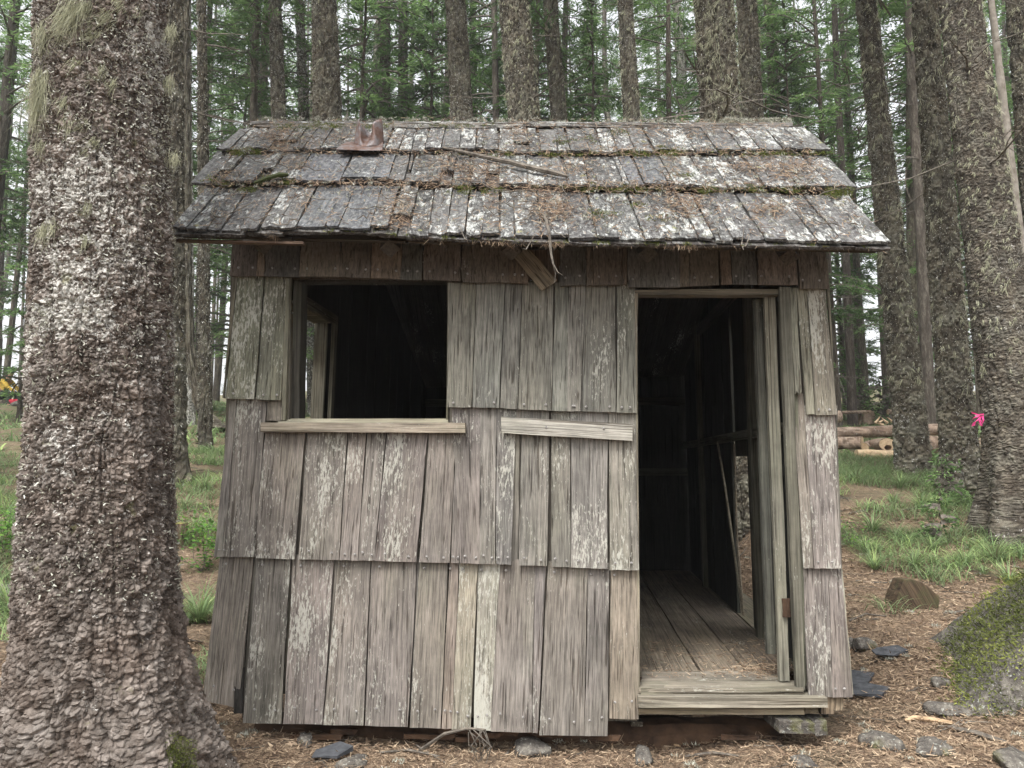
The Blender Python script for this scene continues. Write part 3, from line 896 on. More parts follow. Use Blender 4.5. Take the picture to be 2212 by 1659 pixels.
g = Vector((.005, 0, 0))
fcol = (.155, .13, .10)
fboard(fedges[0] + g, fedges[1] - g, jit(fcol), jag=.006)
fboard(fedges[1] + g, fedges[2] - g, jit(fcol), jag=.003)
fboard(fedges[2] + g, fedges[2] + Vector((.22, 0, 0)), jit((.12, .11, .08)))
p = fedges[0]
for k in range(7):
    w = rnd.uniform(.24, .33); q0 = p - Vector((w, 0, 0))
    fboard(q0 + g, p - g, jit(fcol), jag=.004); p = q0

# ------------------------------------------------------------------ roof
roof = link('roof', poly_mesh('roof', [tuple(EL.lerp(RL, .10) - Vector((0, 0, .030))), tuple(ER.lerp(RR, .10) - Vector((0, 0, .030))), tuple(RR - Vector((0, 0, .045))), tuple(RL - Vector((0, 0, .045))),
       tuple(EL.lerp(RL, .10) - Vector((0, 0, .05))), tuple(ER.lerp(RR, .10) - Vector((0, 0, .05))), tuple(RR - Vector((0, 0, .06))), tuple(RL - Vector((0, 0, .06)))],
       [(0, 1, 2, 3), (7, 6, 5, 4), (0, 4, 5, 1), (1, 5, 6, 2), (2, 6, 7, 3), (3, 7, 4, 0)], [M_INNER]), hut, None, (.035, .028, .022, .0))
upL = (RL - EL); upR = (RR - ER)
RNrm = (ER - EL).cross((RL + RR) / 2 - (EL + ER) / 2).normalized()
if RNrm.z < 0: RNrm = -RNrm
RLEN = ((RL + RR) / 2 - (EL + ER) / 2).length
def rf(px, py): return hit(px, py, EL, RNrm)
EX = (ER - EL).normalized(); EW = (ER - EL).length
RUPm = RNrm.cross(EX).normalized()
def rparam(P):
    v = P - EL; return v.dot(EX), v.dot(RUPm)
HU = rparam(RL)[1]
def rpt(s_, t_):
    """s along the eave 0..1, t up the slope 0..1 (bilinear between the rakes)"""
    return EL.lerp(ER, s_).lerp(RL.lerp(RR, s_), t_)
def st_of(px, py):
    P = rf(px, py); x, u = rparam(P)
    t = u / HU
    x0 = t * rparam(RL)[0]; x1 = EW + t * (rparam(RR)[0] - EW)
    return (x - x0) / (x1 - x0), t
def rshingle(px0, px1, ybot, length, lift=(.050, .012), th=.013, col=None, al=.5, par=None, dt=0.0):
    s0, t0 = st_of(px0, ybot); s1, _ = st_of(px1, ybot)
    t0 += dt
    t1 = min(1.0, t0 + length / RLEN)
    sk = rnd.uniform(-.003, .003)
    q = (rpt(s0 + sk, t1), rpt(s1 + sk, t1), rpt(s1, t0 + rnd.uniform(-.004, .004)), rpt(s0, t0))
    return plank('roof_shingle', q, RNrm, par or roof, M_ROOF, col or jit((.085, .085, .088), .25), th, lift, 4, 7, .004, .0022, .004, al)
def lerp_list(xs_, f=lambda x: x): return list(zip(xs_[:-1], xs_[1:]))
def yline(px, pts):
    return float(np.interp(px, [a for a, b in pts], [b for a, b in pts]))
Y3 = [(375, 512), (500, 514), (650, 508), (800, 508), (900, 520), (1050, 526), (1250, 533), (1600, 537), (1850, 542), (1921, 547)]
Y2 = [(415, 408), (560, 405), (640, 402), (900, 408), (1000, 414), (1100, 415), (1300, 421), (1845, 424)]
Y1 = [(470, 337), (620, 335), (800, 338), (1000, 341), (1150, 344), (1450, 346), (1790, 347)]
x3 = [375, 410, 452, 480, 525, 562, 602, 643, 705, 735, 802, 843, 885, 926, 967, 1005, 1043, 1080, 1112, 1170, 1229, 1289, 1337, 1390, 1433, 1506, 1540, 1579, 1602, 1650, 1698, 1760, 1812, 1866, 1920]
x2 = [415, 462, 489, 555, 580, 612, 641, 738, 740, 807, 842, 875, 885, 951, 965, 979, 1012, 1017, 1050, 1079, 1141, 1180, 1225, 1271, 1346, 1358, 1390, 1441, 1454, 1525, 1569, 1610, 1648, 1718, 1790, 1848]
x1_ = [473, 500, 517, 548, 583, 610, 634, 657, 693, 735, 765, 833, 863, 890, 918, 953, 993, 1027, 1043, 1078, 1110, 1145, 1167, 1206, 1230, 1271, 1300, 1333, 1371, 1410, 1452, 1500, 1547, 1600, 1640, 1690, 1740, 1790]
def course(xl, yl, ln, skip=(), under=True, dl=0.0, dark=()):
    for i, (a, b) in enumerate(zip(xl[:-1], xl[1:])):
        if b - a < 5: continue
        mid_ = (a + b) / 2
        gap = rnd.uniform(.6, 2.2)
        al = .40 + .15 * min(1, max(0, (mid_ - 400) / 1300)) + rnd.uniform(-.12, .16)
        c_ = jit((.052, .050, .049), .35)
        if any(d0 < mid_ < d1 for d0, d1 in dark): al = .25; c_ = jit((.062, .064, .070), .1)
        k = rnd.uniform(-.01, .012)
        if any(s0 < mid_ < s1 for s0, s1 in skip): k = .10; c_ = jit((.05, .045, .04)); 
        rshingle(a + gap, b - gap, yline(mid_, yl) + rnd.uniform(-1.5, 1.5), ln, (.040 + rnd.uniform(-.006, .012), .010), .012, c_, al, dt=k)
# underlying layer: long dark shingles below each course show in the gaps and thicken the butts
def under(yl, x0, x1, ln, lift, dt):
    x = x0
    while x < x1 - 20:
        w = rnd.uniform(55, 95); b = min(x + w, x1)
        rshingle(x + 1, b - 1, yline((x + b) / 2, yl), ln, lift, .010, jit((.040, .034, .030), .2), .05, dt=dt); x = b
under(Y3, 378, 1918, .42, (.024, .0), -.008)
under(Y3, 376, 1915, .30, (.008, -.004), .006)
course(x3, Y3, .50, skip=((843, 885), (1100, 1112)), dark=((643, 810),))
under(Y2, 420, 1840, .40, (.026, .004), .004)
course(x2, Y2, .46, skip=((462, 489), (553, 580), (875, 885), (951, 979), (1050, 1079)), dark=((641, 842), (1358, 1445)))
under(Y1, 478, 1785, .34, (.026, .004), .004)
course(x1_, Y1, .40, skip=((583, 634), (1110, 1145)))
# rake edges: short bits sticking out at the right end
# ridge boards
def ridge_board(x0, y0, x1, y1, h, off, col, al, th=.03):
    q = (fr(x0, y0, off), fr(x1, y1, off), fr(x1, y1 + h, off), fr(x0, y0 + h, off))
    return plank('ridge_board', (q[3], q[0], q[1], q[2]), FN, hut, M_ROOF, col, th, (0, 0), 3, 16, .006, .004, .004, al)
ridge_board(545, 266, 1130, 265, 8, -.60, (.17, .15, .13), .55)
ridge_board(620, 274, 1125, 271, 5, -.585, (.12, .11, .10), .5, .02)
ridge_board(1050, 265, 1706, 270, 8, -.61, (.12, .11, .10), .55)
plank('ridge_cap', (RL + Vector((0, .12, -.01)), RL + Vector((0, -.04, .012)), RR + Vector((0, -.04, .012)), RR + Vector((0, .12, -.012))), UP, hut, M_ROOF, (.14, .13, .12), .02, (0, 0), 2, 18, .008, .004, .003, .6)
# back slope
BEL, BER = Vector((RL.x - .18, BACKY + .25, 2.04)), Vector((RR.x + .25, BACKY + .25, 2.04))
nb = 22
for k in range(nb):
    a, b = k / nb - .0004 + .0 , (k + 1) / nb + .0004
    tl_, tr_ = RL.lerp(RR, a) + Vector((0, .03, -.02)), RL.lerp(RR, b) + Vector((0, .03, -.02))
    plank('back_roof_board', (tl_, tr_, BEL.lerp(BER, b), BEL.lerp(BER, a)), Vector((0, .4, 1)), roof, M_INNER, jit((.05, .045, .04)), .02, (0, 0), 1, 6, .002, .002, .0, .4)
# rough boards under the eave
bar('eave_board', (fr(380, 516, OV - .02), fr(655, 521, OV - .02), fr(655, 526, OV - .02), fr(380, 521, OV - .02)), roof, (.11, .075, .055), .03, 0, .1)
for k in range(6):
    a, b = k / 6 + .002, (k + 1) / 6 - .002
    p0, p1 = EL.lerp(ER, a), EL.lerp(ER, b); u_ = (RL.lerp(RR, a) - p0).normalized()
    z_ = Vector((0, 0, -.064))
    plank('soffit_board', (p0 + u_ * .14 + z_, p0 + u_ * .34 + z_, p1 + u_ * .34 + z_, p1 + u_ * .14 + z_), -RNrm, roof, M_INNER, jit((.05, .04, .03)), .012, (0, 0), 1, 5, .002, .001, 0, .1)
for px_ in (560, 840, 1106, 1400, 1700):                                    # rafters
    s_ = st_of(px_, 500)[0]; p0 = EL.lerp(ER, s_) - Vector((0, 0, .105)); p1 = RL.lerp(RR, s_) - Vector((0, 0, .105))
    v, f_ = tube_geo([p0.lerp(p1, .12), p1], [.045, .045], 4)
    link('rafter', poly_mesh('rafter', v, f_, [M_INNER]), roof, None, (.06, .05, .04, .1))

# crumpled sheet metal flue and its flashing
def rust_mat():
    s = NT('rusty_sheet_metal')
    p = s.coord(); n = s.noise(p, 18, 5, .7); n2 = s.noise(p, 60, 3)
    c = s.ramp(n, [(.32, (.05, .03, .026)), (.45, (.11, .065, .05)), (.58, (.13, .115, .115)), (.75, (.20, .19, .195))])
    s.col(c); s.b.inputs['Metallic'].default_value = .35; s.b.inputs['Roughness'].default_value = .55; s.bump(n2, .3, .002)
    return s.m
M_RUST = rust_mat()
flb = rf(796, 336); flh = 1.0
sc_ = flb.y / F
fw = 32 * sc_; fh = 72 * sc_
NU, NV = 48, 10
V = np.zeros((NU * NV, 3))
for j in range(NV):
    t = j / (NV - 1)
    for i in range(NU):
        th_ = 2 * math.pi * i / NU                # 0 = right, pi/2 = back, 3pi/2 = front (towards camera)
        cx_, sy_ = math.cos(th_), math.sin(th_)
        top = .62 + .38 * abs(cx_) ** 1.2
        if sy_ > 0: top = .72 + .20 * abs(cx_)
        if sy_ < 0: top -= .22 * math.exp(-((cx_ + .15) / .3) ** 2)
        r_ = fw * (1 - .10 * t)
        y_ = sy_ * fw * .75
        if sy_ < 0: y_ += fw * .9 * t * math.exp(-((cx_ + .1) / .33) ** 2)       # front folded in
        V[j * NU + i] = (cx_ * r_ * (1 - .05 * t) + .006 * math.sin(5 * th_ + 3 * t), y_, t * top * fh * 1.02)
fm_ = mesh_np('flue', V, grid_faces(NU, NV, True), [M_RUST], smooth=True)
fo = link('flue', fm_, roof, Matrix.Translation(flb + RNrm * .055 + Vector((0, .05, -.01))))
sm = fo.modifiers.new('t', 'SOLIDIFY'); sm.thickness = .0025
s0, t0 = st_of(728, 347); s1, _ = st_of(829, 343)
plank('flue_flashing', (rpt(s0 + .012, t0 + .10), rpt(s1 - .004, t0 + .10), rpt(s1, t0 + .005), rpt(s0, t0)), RNrm, roof, M_RUST, (.1, .1, .1), .003, (.058, .05), 5, 4, .002, .003, .002, 0)

# ------------------------------------------------------------------ litter, moss and lichen on the roof
def roof_pts(n, f):
    """n points accepted with density f(px,py); returned as roof points + random"""
    out = []
    while len(out) < n:
        px_ = rnd.uniform(385, 1910); py_ = rnd.uniform(272, 540)
        lo = yline(px_, Y3)
        if py_ > lo: continue
        s_, t_ = st_of(px_, py_)
        if not (0.004 < s_ < .996 and 0 < t_ < .98): continue
        if rnd.random() < f(px_, py_): out.append(rpt(s_, t_))
    return out
piles = [(600, 310, 40, 26, 1.0), (690, 325, 28, 10, .4), (455, 345, 18, 20, .6), (640, 372, 25, 14, .6), (745, 312, 30, 10, .8), (850, 318, 15, 10, .7), (1040, 395, 45, 14, .9), (985, 375, 60, 10, .7),
         (1195, 465, 38, 26, 1.0), (860, 480, 24, 34, .8), (1165, 435, 40, 10, .5), (1475, 462, 40, 18, .9), (1662, 470, 32, 11, 1.0), (1230, 385, 40, 14, .6), (1120, 300, 20, 24, .7), (1700, 380, 60, 12, .7),
         (930, 405, 50, 8, .5), (660, 455, 18, 12, .4), (1065, 450, 8, 40, .5), (1450, 400, 12, 40, .6), (1600, 380, 60, 12, .6), (500, 395, 60, 10, .7), (1380, 345, 200, 8, .5), (1450, 420, 300, 6, .6), (800, 415, 350, 5, .5), (1480, 300, 200, 14, .35), (1720, 400, 60, 18, .5)]
seams = sorted(set(x3 + x2 + x1_))
def dens(px, py):
    d = .06
    for (cx, cy, sx, sy, a) in piles:
        q_ = ((px - cx) / sx) ** 2 + ((py - cy) / sy) ** 2
        if q_ < 6: d += a * math.exp(-q_ * .9)
    for yl in (Y1, Y2):
        k = py - yline(px, yl)
        if 0 < k < 9: d += .30
    xl = x3 if py > yline(px, Y2) else (x2 if py > yline(px, Y1) else x1_)
    yb_ = yline(px, Y3 if xl is x3 else (Y2 if xl is x2 else Y1))
    # seams drift towards the slope's vanishing point
    r_ = (py + 525) / (yb_ + 525); pe = 1108 + (px - 1108) / r_
    m_ = min(abs(pe - q) for q in xl)
    if m_ < 3.2: d += .35 if (int(pe / 60) % 2) else .12
    return min(1, d)
pts = roof_pts(14000, dens)
P = np.array(pts); n_ = len(P)
nr = np.array(RNrm)
P = P + nr * (rng.uniform(.028, .060, n_))[:, None]
Dv = rng.normal(size=(n_, 3)); Dv -= (Dv @ nr)[:, None] * nr * .85; Dv = unit(Dv)
m = sliver_mesh('needle_litter', P, Dv, rng.uniform(.012, .042, n_), rng.uniform(.0018, .0042, n_), [M_LITTER], rng.uniform(0, .85, n_), up=np.tile(nr, (n_, 1)) + rng.normal(size=(n_, 3)) * .5, nseg=2, bend=nr * rng.uniform(-.006, .006, n_)[:, None])
tag(link('needle_litter', m), 'rust brown conifer needles and twigs lying on the shingle roof', 'needle litter', kind='stuff')
# twigs on the roof
parts = []
for p in roof_pts(130, lambda a, b: min(1, dens(a, b) + .1)):
    d = Vector(rng.normal(size=3)); d = (d - RNrm * d.dot(RNrm)).normalized(); L_ = rnd.uniform(.05, .2)
    c_ = [p + RNrm * (.055 + .01 * math.sin(k * 2)) + d * L_ * k / 4 + Vector(rng.normal(size=3)) * .006 for k in range(5)]
    parts.append(tube_geo(c_, [.0022] * 4 + [.001], 4))
tag(link('roof_twigs', poly_mesh('roof_twigs', *merge(parts), [M_TWIG])), 'thin dead grey twigs scattered on the roof', 'twigs', kind='stuff')

def fuzzy(name, centers, radii, nrm, n_per, mat, length=(.006, .014), width=.0022, flat=.5, base=True):
    """tufts of short blades: moss. centers list of Vector, radii list"""
    Ps, Ds = [], []
    nrv = np.array(nrm)
    for c_, r_ in zip(centers, radii):
        k = int(n_per * (r_ / .02) ** 2) + 6
        a = rng.uniform(0, 2 * math.pi, k); rr = r_ * np.sqrt(rng.uniform(0, 1, k))
        t1 = np.cross(nrv, [.3, .9, .2]); t1 /= np.linalg.norm(t1); t2 = np.cross(nrv, t1)
        hgt = r_ * flat * (1 - (rr / r_) ** 2)
        Pk = np.array(c_) + t1 * (np.cos(a) * rr * 1.5)[:, None] + t2 * (np.sin(a) * rr)[:, None] + nrv * hgt[:, None]
        Ps.append(Pk); Ds.append(unit(nrv + rng.normal(size=(k, 3)) * .7))
    Pp, Dd = np.concatenate(Ps), np.concatenate(Ds); n = len(Pp)
    m_ = sliver_mesh(name, Pp, Dd, rng.uniform(length[0], length[1], n), np.full(n, width), [mat], np.clip(rng.normal(.45, .22, n), 0, 1))
    return m_
mc, mr = [], []
def moss_row(x0, x1, yl, n, r0_, r1_):
    for _ in range(n):
        px_ = rnd.uniform(x0, x1); mc.append(rpt(*st_of(px_, yline(px_, yl) + rnd.uniform(0, 9))) + RNrm * .03); mr.append(rnd.uniform(r0_, r1_))
moss_row(590, 860, [(590, 281), (1060, 280)], 34, .012, .024); moss_row(900, 1060, [(590, 281), (1060, 280)], 16, .008, .018)
moss_row(1160, 1290, Y1, 20, .008, .02); moss_row(1330, 1480, Y1, 18, .010, .026); moss_row(1150, 1850, Y2, 34, .006, .018); moss_row(1300, 1400, Y2, 10, .01, .02); moss_row(860, 1100, Y1, 12, .006, .014)
moss_row(1640, 1790, Y1, 20, .010, .022); moss_row(470, 640, Y2, 20, .010, .02); moss_row(500, 560, Y1, 18, .012, .022)
for (cx, cy, k, r_) in ((1440, 345, 12, .028), (1370, 350, 8, .02), (1560, 345, 8, .02), (1650, 350, 12, .022), (1380, 455, 6, .02), (1420, 490, 5, .018), (700, 282, 12, .022), (470, 400, 8, .02), (1180, 345, 8, .024), (1350, 425, 9, .026), (1620, 428, 9, .022), (1710, 425, 8, .02), (530, 335, 10, .024), (605, 402, 12, .02), (540, 425, 12, .016), (995, 425, 10, .022), (1060, 427, 8, .02), (1210, 323, 14, .02), (1260, 318, 10, .018), (1482, 402, 12, .022), (1808, 437, 16, .026), (1530, 427, 14, .02), (1290, 419, 10, .02), (1100, 350, 10, .016), (1300, 477, 10, .018), (1335, 300, 10, .02), (1860, 520, 8, .014)):
    for _ in range(k):
        try: mc.append(rpt(*st_of(cx + rnd.gauss(0, 16), cy + rnd.gauss(0, 4))) + RNrm * .03); mr.append(rnd.uniform(.5, 1.1) * r_)
        except Exception: pass
# along the eave butt
for _ in range(50):
    px_ = rnd.uniform(700, 1880); mc.append(rpt(*st_of(px_, yline(px_, Y3) - 1)) + RNrm * .02 + Vector((0, -.012, -.01))); mr.append(rnd.uniform(.005, .013))
tag(link('roof_moss', fuzzy('roof_moss', mc, mr, RNrm, 42, M_MOSS)), 'yellow green moss cushions along the shingle butts of the roof', 'moss', kind='stuff')
# pale leaf lichens on roof and ridge
pts = roof_pts(500, lambda a, b: .25 + dens(a, b) * .5)
pts2 = [RL.lerp(RR, rnd.random()) + Vector((0, rnd.uniform(-.05, .03), .012)) for _ in range(260)]
pr = [RL.lerp(RR, rnd.uniform(.87, 1.0)) + Vector((0, rnd.uniform(-.05, .03), .016)) for _ in range(90)]
m = fuzzy('roof_lichen', [p + RNrm * .045 for p in pts] + pts2 + pr, [rnd.uniform(.004, .012) for _ in pts] + [rnd.uniform(.006, .016) for _ in pts2] + [rnd.uniform(.012, .022) for _ in pr], Vector((0, -.3, 1)).normalized(), 24, M_CRUST, (.005, .016), .0035)
tag(link('roof_lichen', m), 'pale leafy lichen tufts on the ridge and shingles', 'lichen', kind='stuff')
# wisps hanging from the eave
P = []
for _ in range(700):
    px_ = rnd.choice([rnd.uniform(900, 1900), rnd.gauss(1190, 12), rnd.gauss(595, 6), rnd.gauss(1480, 30), rnd.gauss(1090, 25)]); px_ = min(1910, max(400, px_)); P.append(rpt(*st_of(px_, yline(px_, Y3))) + RNrm * .02)
P = np.array(P); n_ = len(P)
m = sliver_mesh('eave_wisps', P, unit(np.stack([rng.normal(0, .7, n_), rng.normal(-.5, .3, n_), rng.uniform(-1.2, .1, n_)], 1)), rng.uniform(.01, .035, n_), np.full(n_, .0022), [M_LITTER], rng.uniform(.0, .9, n_), nseg=2, bend=np.stack([rng.normal(0, .006, n_), np.zeros(n_), -rng.uniform(0, .02, n_)], 1))
tag(link('eave_wisps', m), 'dry needles and lichen wisps hanging from the eave', 'wisps', kind='stuff')
# rootlet dangling over the eave
pts = [rf(1165, 470) + RNrm * .05, rf(1180, 500) + RNrm * .05, rf(1186, 528) + RNrm * .05, fr(1190, 545, .36), fr(1195, 570, .37), fr(1200, 590, .36), fr(1198, 611, .36)]
v1 = tube_geo(pts, [.004, .006, .006, .005, .004, .002, .001], 5)
v2 = tube_geo([fr(1196, 572, .37), fr(1205, 588, .38), fr(1216, 595, .38)], [.003, .002, .001], 4)
tag(link('dangling_rootlet', poly_mesh('dangling_rootlet', *merge([v1, v2]), [M_TWIG])), 'pale forked rootlet dangling over the eave above the slipped board', 'twig')
# stick on the roof
a, b = rf(958, 340) + RNrm * .055, rf(1226, 407) + RNrm * .06
pts = [a.lerp(b, k / 9) + Vector((0, 0, rnd.uniform(-.003, .004))) for k in range(10)]
tag(link('fallen_stick', poly_mesh('fallen_stick', *tube_geo(pts, [.005, .008, .009, .011, .012, .013, .013, .014, .013, .006], 6), [M_TWIG])), 'long split grey stick lying aslant across the middle of the roof', 'stick')
c_ = [(555, 421), (580, 412), (610, 404), (628, 403)]
tag(link('mossy_stick', poly_mesh('mossy_stick', *tube_geo([rf(*q_) + RNrm * .06 for q_ in c_], [.006, .011, .014, .006], 7), [M_MOSS])), 'short moss covered stick low on the left side of the roof', 'stick')
c_ = [(466, 477), (465, 486), (472, 494), (484, 497), (500, 490), (525, 478), (556, 462)]
tag(link('curled_twig', poly_mesh('curled_twig', *tube_geo([rf(*q_) + RNrm * .06 for q_ in c_], [.003, .004, .004, .004, .003, .003, .002], 5), [M_TWIG])), 'dark curled twig near the left eave of the roof', 'twig')

# ================================================================== TREES
def cyl_mesh(name, path, nu, nv, mat, seed, plate=(.035, .03), amp=.012, flare=None, front=None, lich=None, rough=.01, lob=0.0, coarse=0.0):
    """path: list of (x,y,z,r) from base up. front=(angle, share) puts more columns on the side facing the camera"""
    path = np.array(path, float)
    zc = path[:, 2]
    if front:
        a0, spread, share = front
        nf = int(nu * share)
        an = np.concatenate([np.linspace(a0 - spread, a0 + spread, nf, endpoint=False), np.linspace(a0 + spread, a0 - spread + 2 * math.pi, nu - nf, endpoint=False)])
    else: an = np.linspace(0, 2 * math.pi, nu, endpoint=False)
    zz = nv if not isinstance(nv, int) else np.linspace(zc[0], zc[-1], nv)
    A, Z = np.meshgrid(an, zz)
    cx = np.interp(Z, zc, path[:, 0]); cy = np.interp(Z, zc, path[:, 1]); R = np.interp(Z, zc, path[:, 3])
    if flare:
        zb_, h_, am, nl, ph = flare
        k = np.clip(1 - (Z - zb_) / h_, 0, 1.2) ** 1.8
        R = R * (1 + am * k * (.68 + .32 * np.cos(nl * A + ph + .5 * np.sin(A * 2))))
    R = R * (1 + lob * np.sin(A * 3 + seed) * .5 + .03 * fbm(np.cos(A) * 1.5, np.sin(A) * 1.5, Z * 1.5, seed, 2))
    rm = float(np.median(path[:, 3]))
    pu = max(6, round(2 * math.pi * rm / plate[0]))
    U = A / (2 * math.pi) * pu; Vv = Z / plate[1]
    wx = fbm(np.cos(A) * rm * 14, np.sin(A) * rm * 14, Z * 10, seed + 3, 3)
    wy = fbm(np.cos(A) * rm * 14, np.sin(A) * rm * 14, Z * 10 + 7, seed + 4, 3)
    f1, f2, cid, cdv = worley(U + wx * 1.7, Vv + wy * 1.7, pu, seed)
    edge = np.clip((f2 - f1) / .5, 0, 1)
    disp = amp * (edge ** .8 * (.35 + .8 * cid) - cdv * .45 * edge)
    if coarse:
        pu2 = max(5, round(pu / 2.7))
        g1_, g2_, gid, gdv = worley(U * pu2 / pu + wx * .8, Vv / 3.6 + wy * .6, pu2, seed + 50)
        ge = np.clip((g2_ - g1_) / .25, 0, 1)
        disp += amp * coarse * (ge ** .7 * (.5 + .6 * gid) - gdv * .5 * ge)
        cid = .6 * cid + .4 * gid
    vc = fbm(np.cos(A) * rm * 13, np.sin(A) * rm * 13, Z * 2.2, seed + 31, 3)
    disp -= amp * 1.1 * np.exp(-(vc / .045) ** 2)
    disp += rough * fbm(np.cos(A) * rm * 60, np.sin(A) * rm * 60, Z * 45, seed + 6, 3)
    big = fbm(np.cos(A) * rm * 8, np.sin(A) * rm * 8, Z * 5, seed + 12, 3)
    disp += rough * 1.2 * big
    R = R + disp
    V = np.stack([cx + np.cos(A) * R, cy + np.sin(A) * R, Z + 0 * A], -1).reshape(-1, 3)
    m_ = mesh_np(name, V, grid_faces(len(an), len(zz), True), [mat], smooth=False)
    attr(m_, 'tint', (cid * .7 + .3 * (big * .5 + .5)).ravel())
    L_ = lich(V) if lich else np.full(len(V), .45)
    attr(m_, 'lich', np.asarray(L_).ravel())
    return m_

def on_trunk(path, n, zlo, zhi, a_lo, a_hi, extra=.004):
    path = np.array(path, float)
    z = rng.uniform(zlo, zhi, n); a = rng.uniform(a_lo, a_hi, n)
    cx = np.interp(z, path[:, 2], path[:, 0]); cy = np.interp(z, path[:, 2], path[:, 1]); r = np.interp(z, path[:, 2], path[:, 3])
    N = np.stack([np.cos(a), np.sin(a), np.zeros(n)], 1)
    return np.stack([cx, cy, z], 1) + N * (r + extra)[:, None], N

# ---- big foreground tree on the left
D1 = 2.75
def big_left():
    rows = [(0, 85, 362), (300, 80, 368), (600, 80, 372), (900, 75, 366), (1100, 62, 368), (1300, 50, 380), (1450, 44, 392), (1659, 40, 400), (1900, 40, 400)]
    path = []
    for (py, l, r) in rows:
        c_ = at_depth((l + r) / 2, py, D1); rad = (r - l) / 2 / F * D1 * .91
        path.append((c_.x, c_.y, c_.z, rad))
    path = path[::-1]
    top = path[-1]; up = path[-3]
    for zt, rr in ((5, .235), (9, .2), (14, .15), (20, .08)):
        path.append((top[0] + (top[0] - up[0]) / (top[2] - up[2]) * (zt - top[2]), top[1] + .02 * (zt - top[2]), zt, rr))
    return path
PT1 = big_left()
t1 = thing('foreground_tree', (PT1[0][0], PT1[0][1], 0), 'massive scaly barked conifer trunk in the left foreground with hanging pale lichen', 'tree')
zz = np.concatenate([np.linspace(-.3, .2, 60), np.linspace(.2, 3.25, 760)[1:], np.linspace(3.25, 20, 40)[1:]])
def lich1(V):
    b = np.exp(-((V[:, 2] - 1.84) / .30) ** 2) * .30 * np.clip(.45 + 1.9 * fbm(V[:, 0] * 7, V[:, 1] * 7, V[:, 2] * 6, 15, 3), 0, 1)
    b2 = .25 * np.clip((V[:, 2] - 1.4) / 1.2, 0, 1)
    return .38 + b + b2 + .42 * fbm(V[:, 0] * 4, V[:, 1] * 4, V[:, 2] * 3, 5, 3)
A0 = math.atan2(-PT1[3][1], -PT1[3][0])
tm = cyl_mesh('trunk', PT1, 360, zz, M_BARK, 5, plate=(.016, .017), amp=.0085, coarse=1.15, flare=(.02, .86, 1.0, 5, -2.6), front=(A0, 1.75, .82), lich=lich1, rough=.014)
link('trunk', tm, t1)
# curled bark scales standing off the trunk
P, N = on_trunk(PT1, 9000, .75, 3.2, A0 - 1.8, A0 + 1.8, .010)
n_ = len(P); up_ = np.tile([0, 0, 1.0], (n_, 1))
Dv = unit(up_ * rng.choice([-1, 1], n_, p=[.75, .25])[:, None] + N * rng.uniform(.0, .8, n_)[:, None] + rng.normal(size=(n_, 3)) * .45)
m = sliver_mesh('bark_scales', P, Dv, rng.uniform(.003, .009, n_), rng.uniform(.004, .013, n_), [M_BARK], rng.uniform(0, 1, n_), up=N + rng.normal(size=(n_, 3)) * .35, nseg=2, bend=N * rng.uniform(-.003, .008, n_)[:, None])
attr(m, 'lich', np.repeat(lich1(P), 6))
o = link('bark_scales', m, t1); o['kind'] = 'stuff'
# leaf lichens
P, N = on_trunk(PT1, 17000, .9, 3.2, A0 - 1.7, A0 + 1.7, .014)
w_ = .30 + .4 * np.exp(-((P[:, 2] - 1.86) / .26) ** 2) + .50 * np.clip((P[:, 2] - 2.0) / .5, 0, 1) * np.clip((P[:, 0] - PT1[3][0] + .10) / .15, 0.2, 1)
keep = (rng.uniform(size=len(P)) < w_ * np.clip(.5 + 1.6 * fbm(P[:, 0] * 6, P[:, 1] * 6, P[:, 2] * 5, 9, 3), 0, 1)); P, N = P[keep], N[keep]; n_ = len(P)
m = sliver_mesh('leaf_lichen', P, unit(N * .5 + rng.normal(size=(n_, 3)) * .8), rng.uniform(.004, .013, n_), rng.uniform(.003, .008, n_), [M_CRUST], np.clip(rng.normal(.42, .2, n_), 0, 1), nseg=2, bend=rng.normal(size=(n_, 3)) * .004)
o = link('leaf_lichen', m, t1); o['kind'] = 'stuff'
def beard(par, c_, length, spread, n, dirv=(-.25, 0, -1), nm='hanging_lichen', wid=.0012):
    Pn = np.array(c_) + rng.normal(size=(n, 3)) * np.array([spread, spread * .4, spread * .9])
    D_ = unit(np.array(dirv) + rng.normal(size=(n, 3)) * .16)
    m_ = sliver_mesh(nm, Pn, D_, rng.uniform(.35, 1, n) * length, np.full(n, wid), [M_BEARD], np.clip(rng.normal(.5, .2, n), 0, 1), nseg=4, bend=rng.normal(size=(n, 3)) * length * .14)
    return link(nm, m_, par)
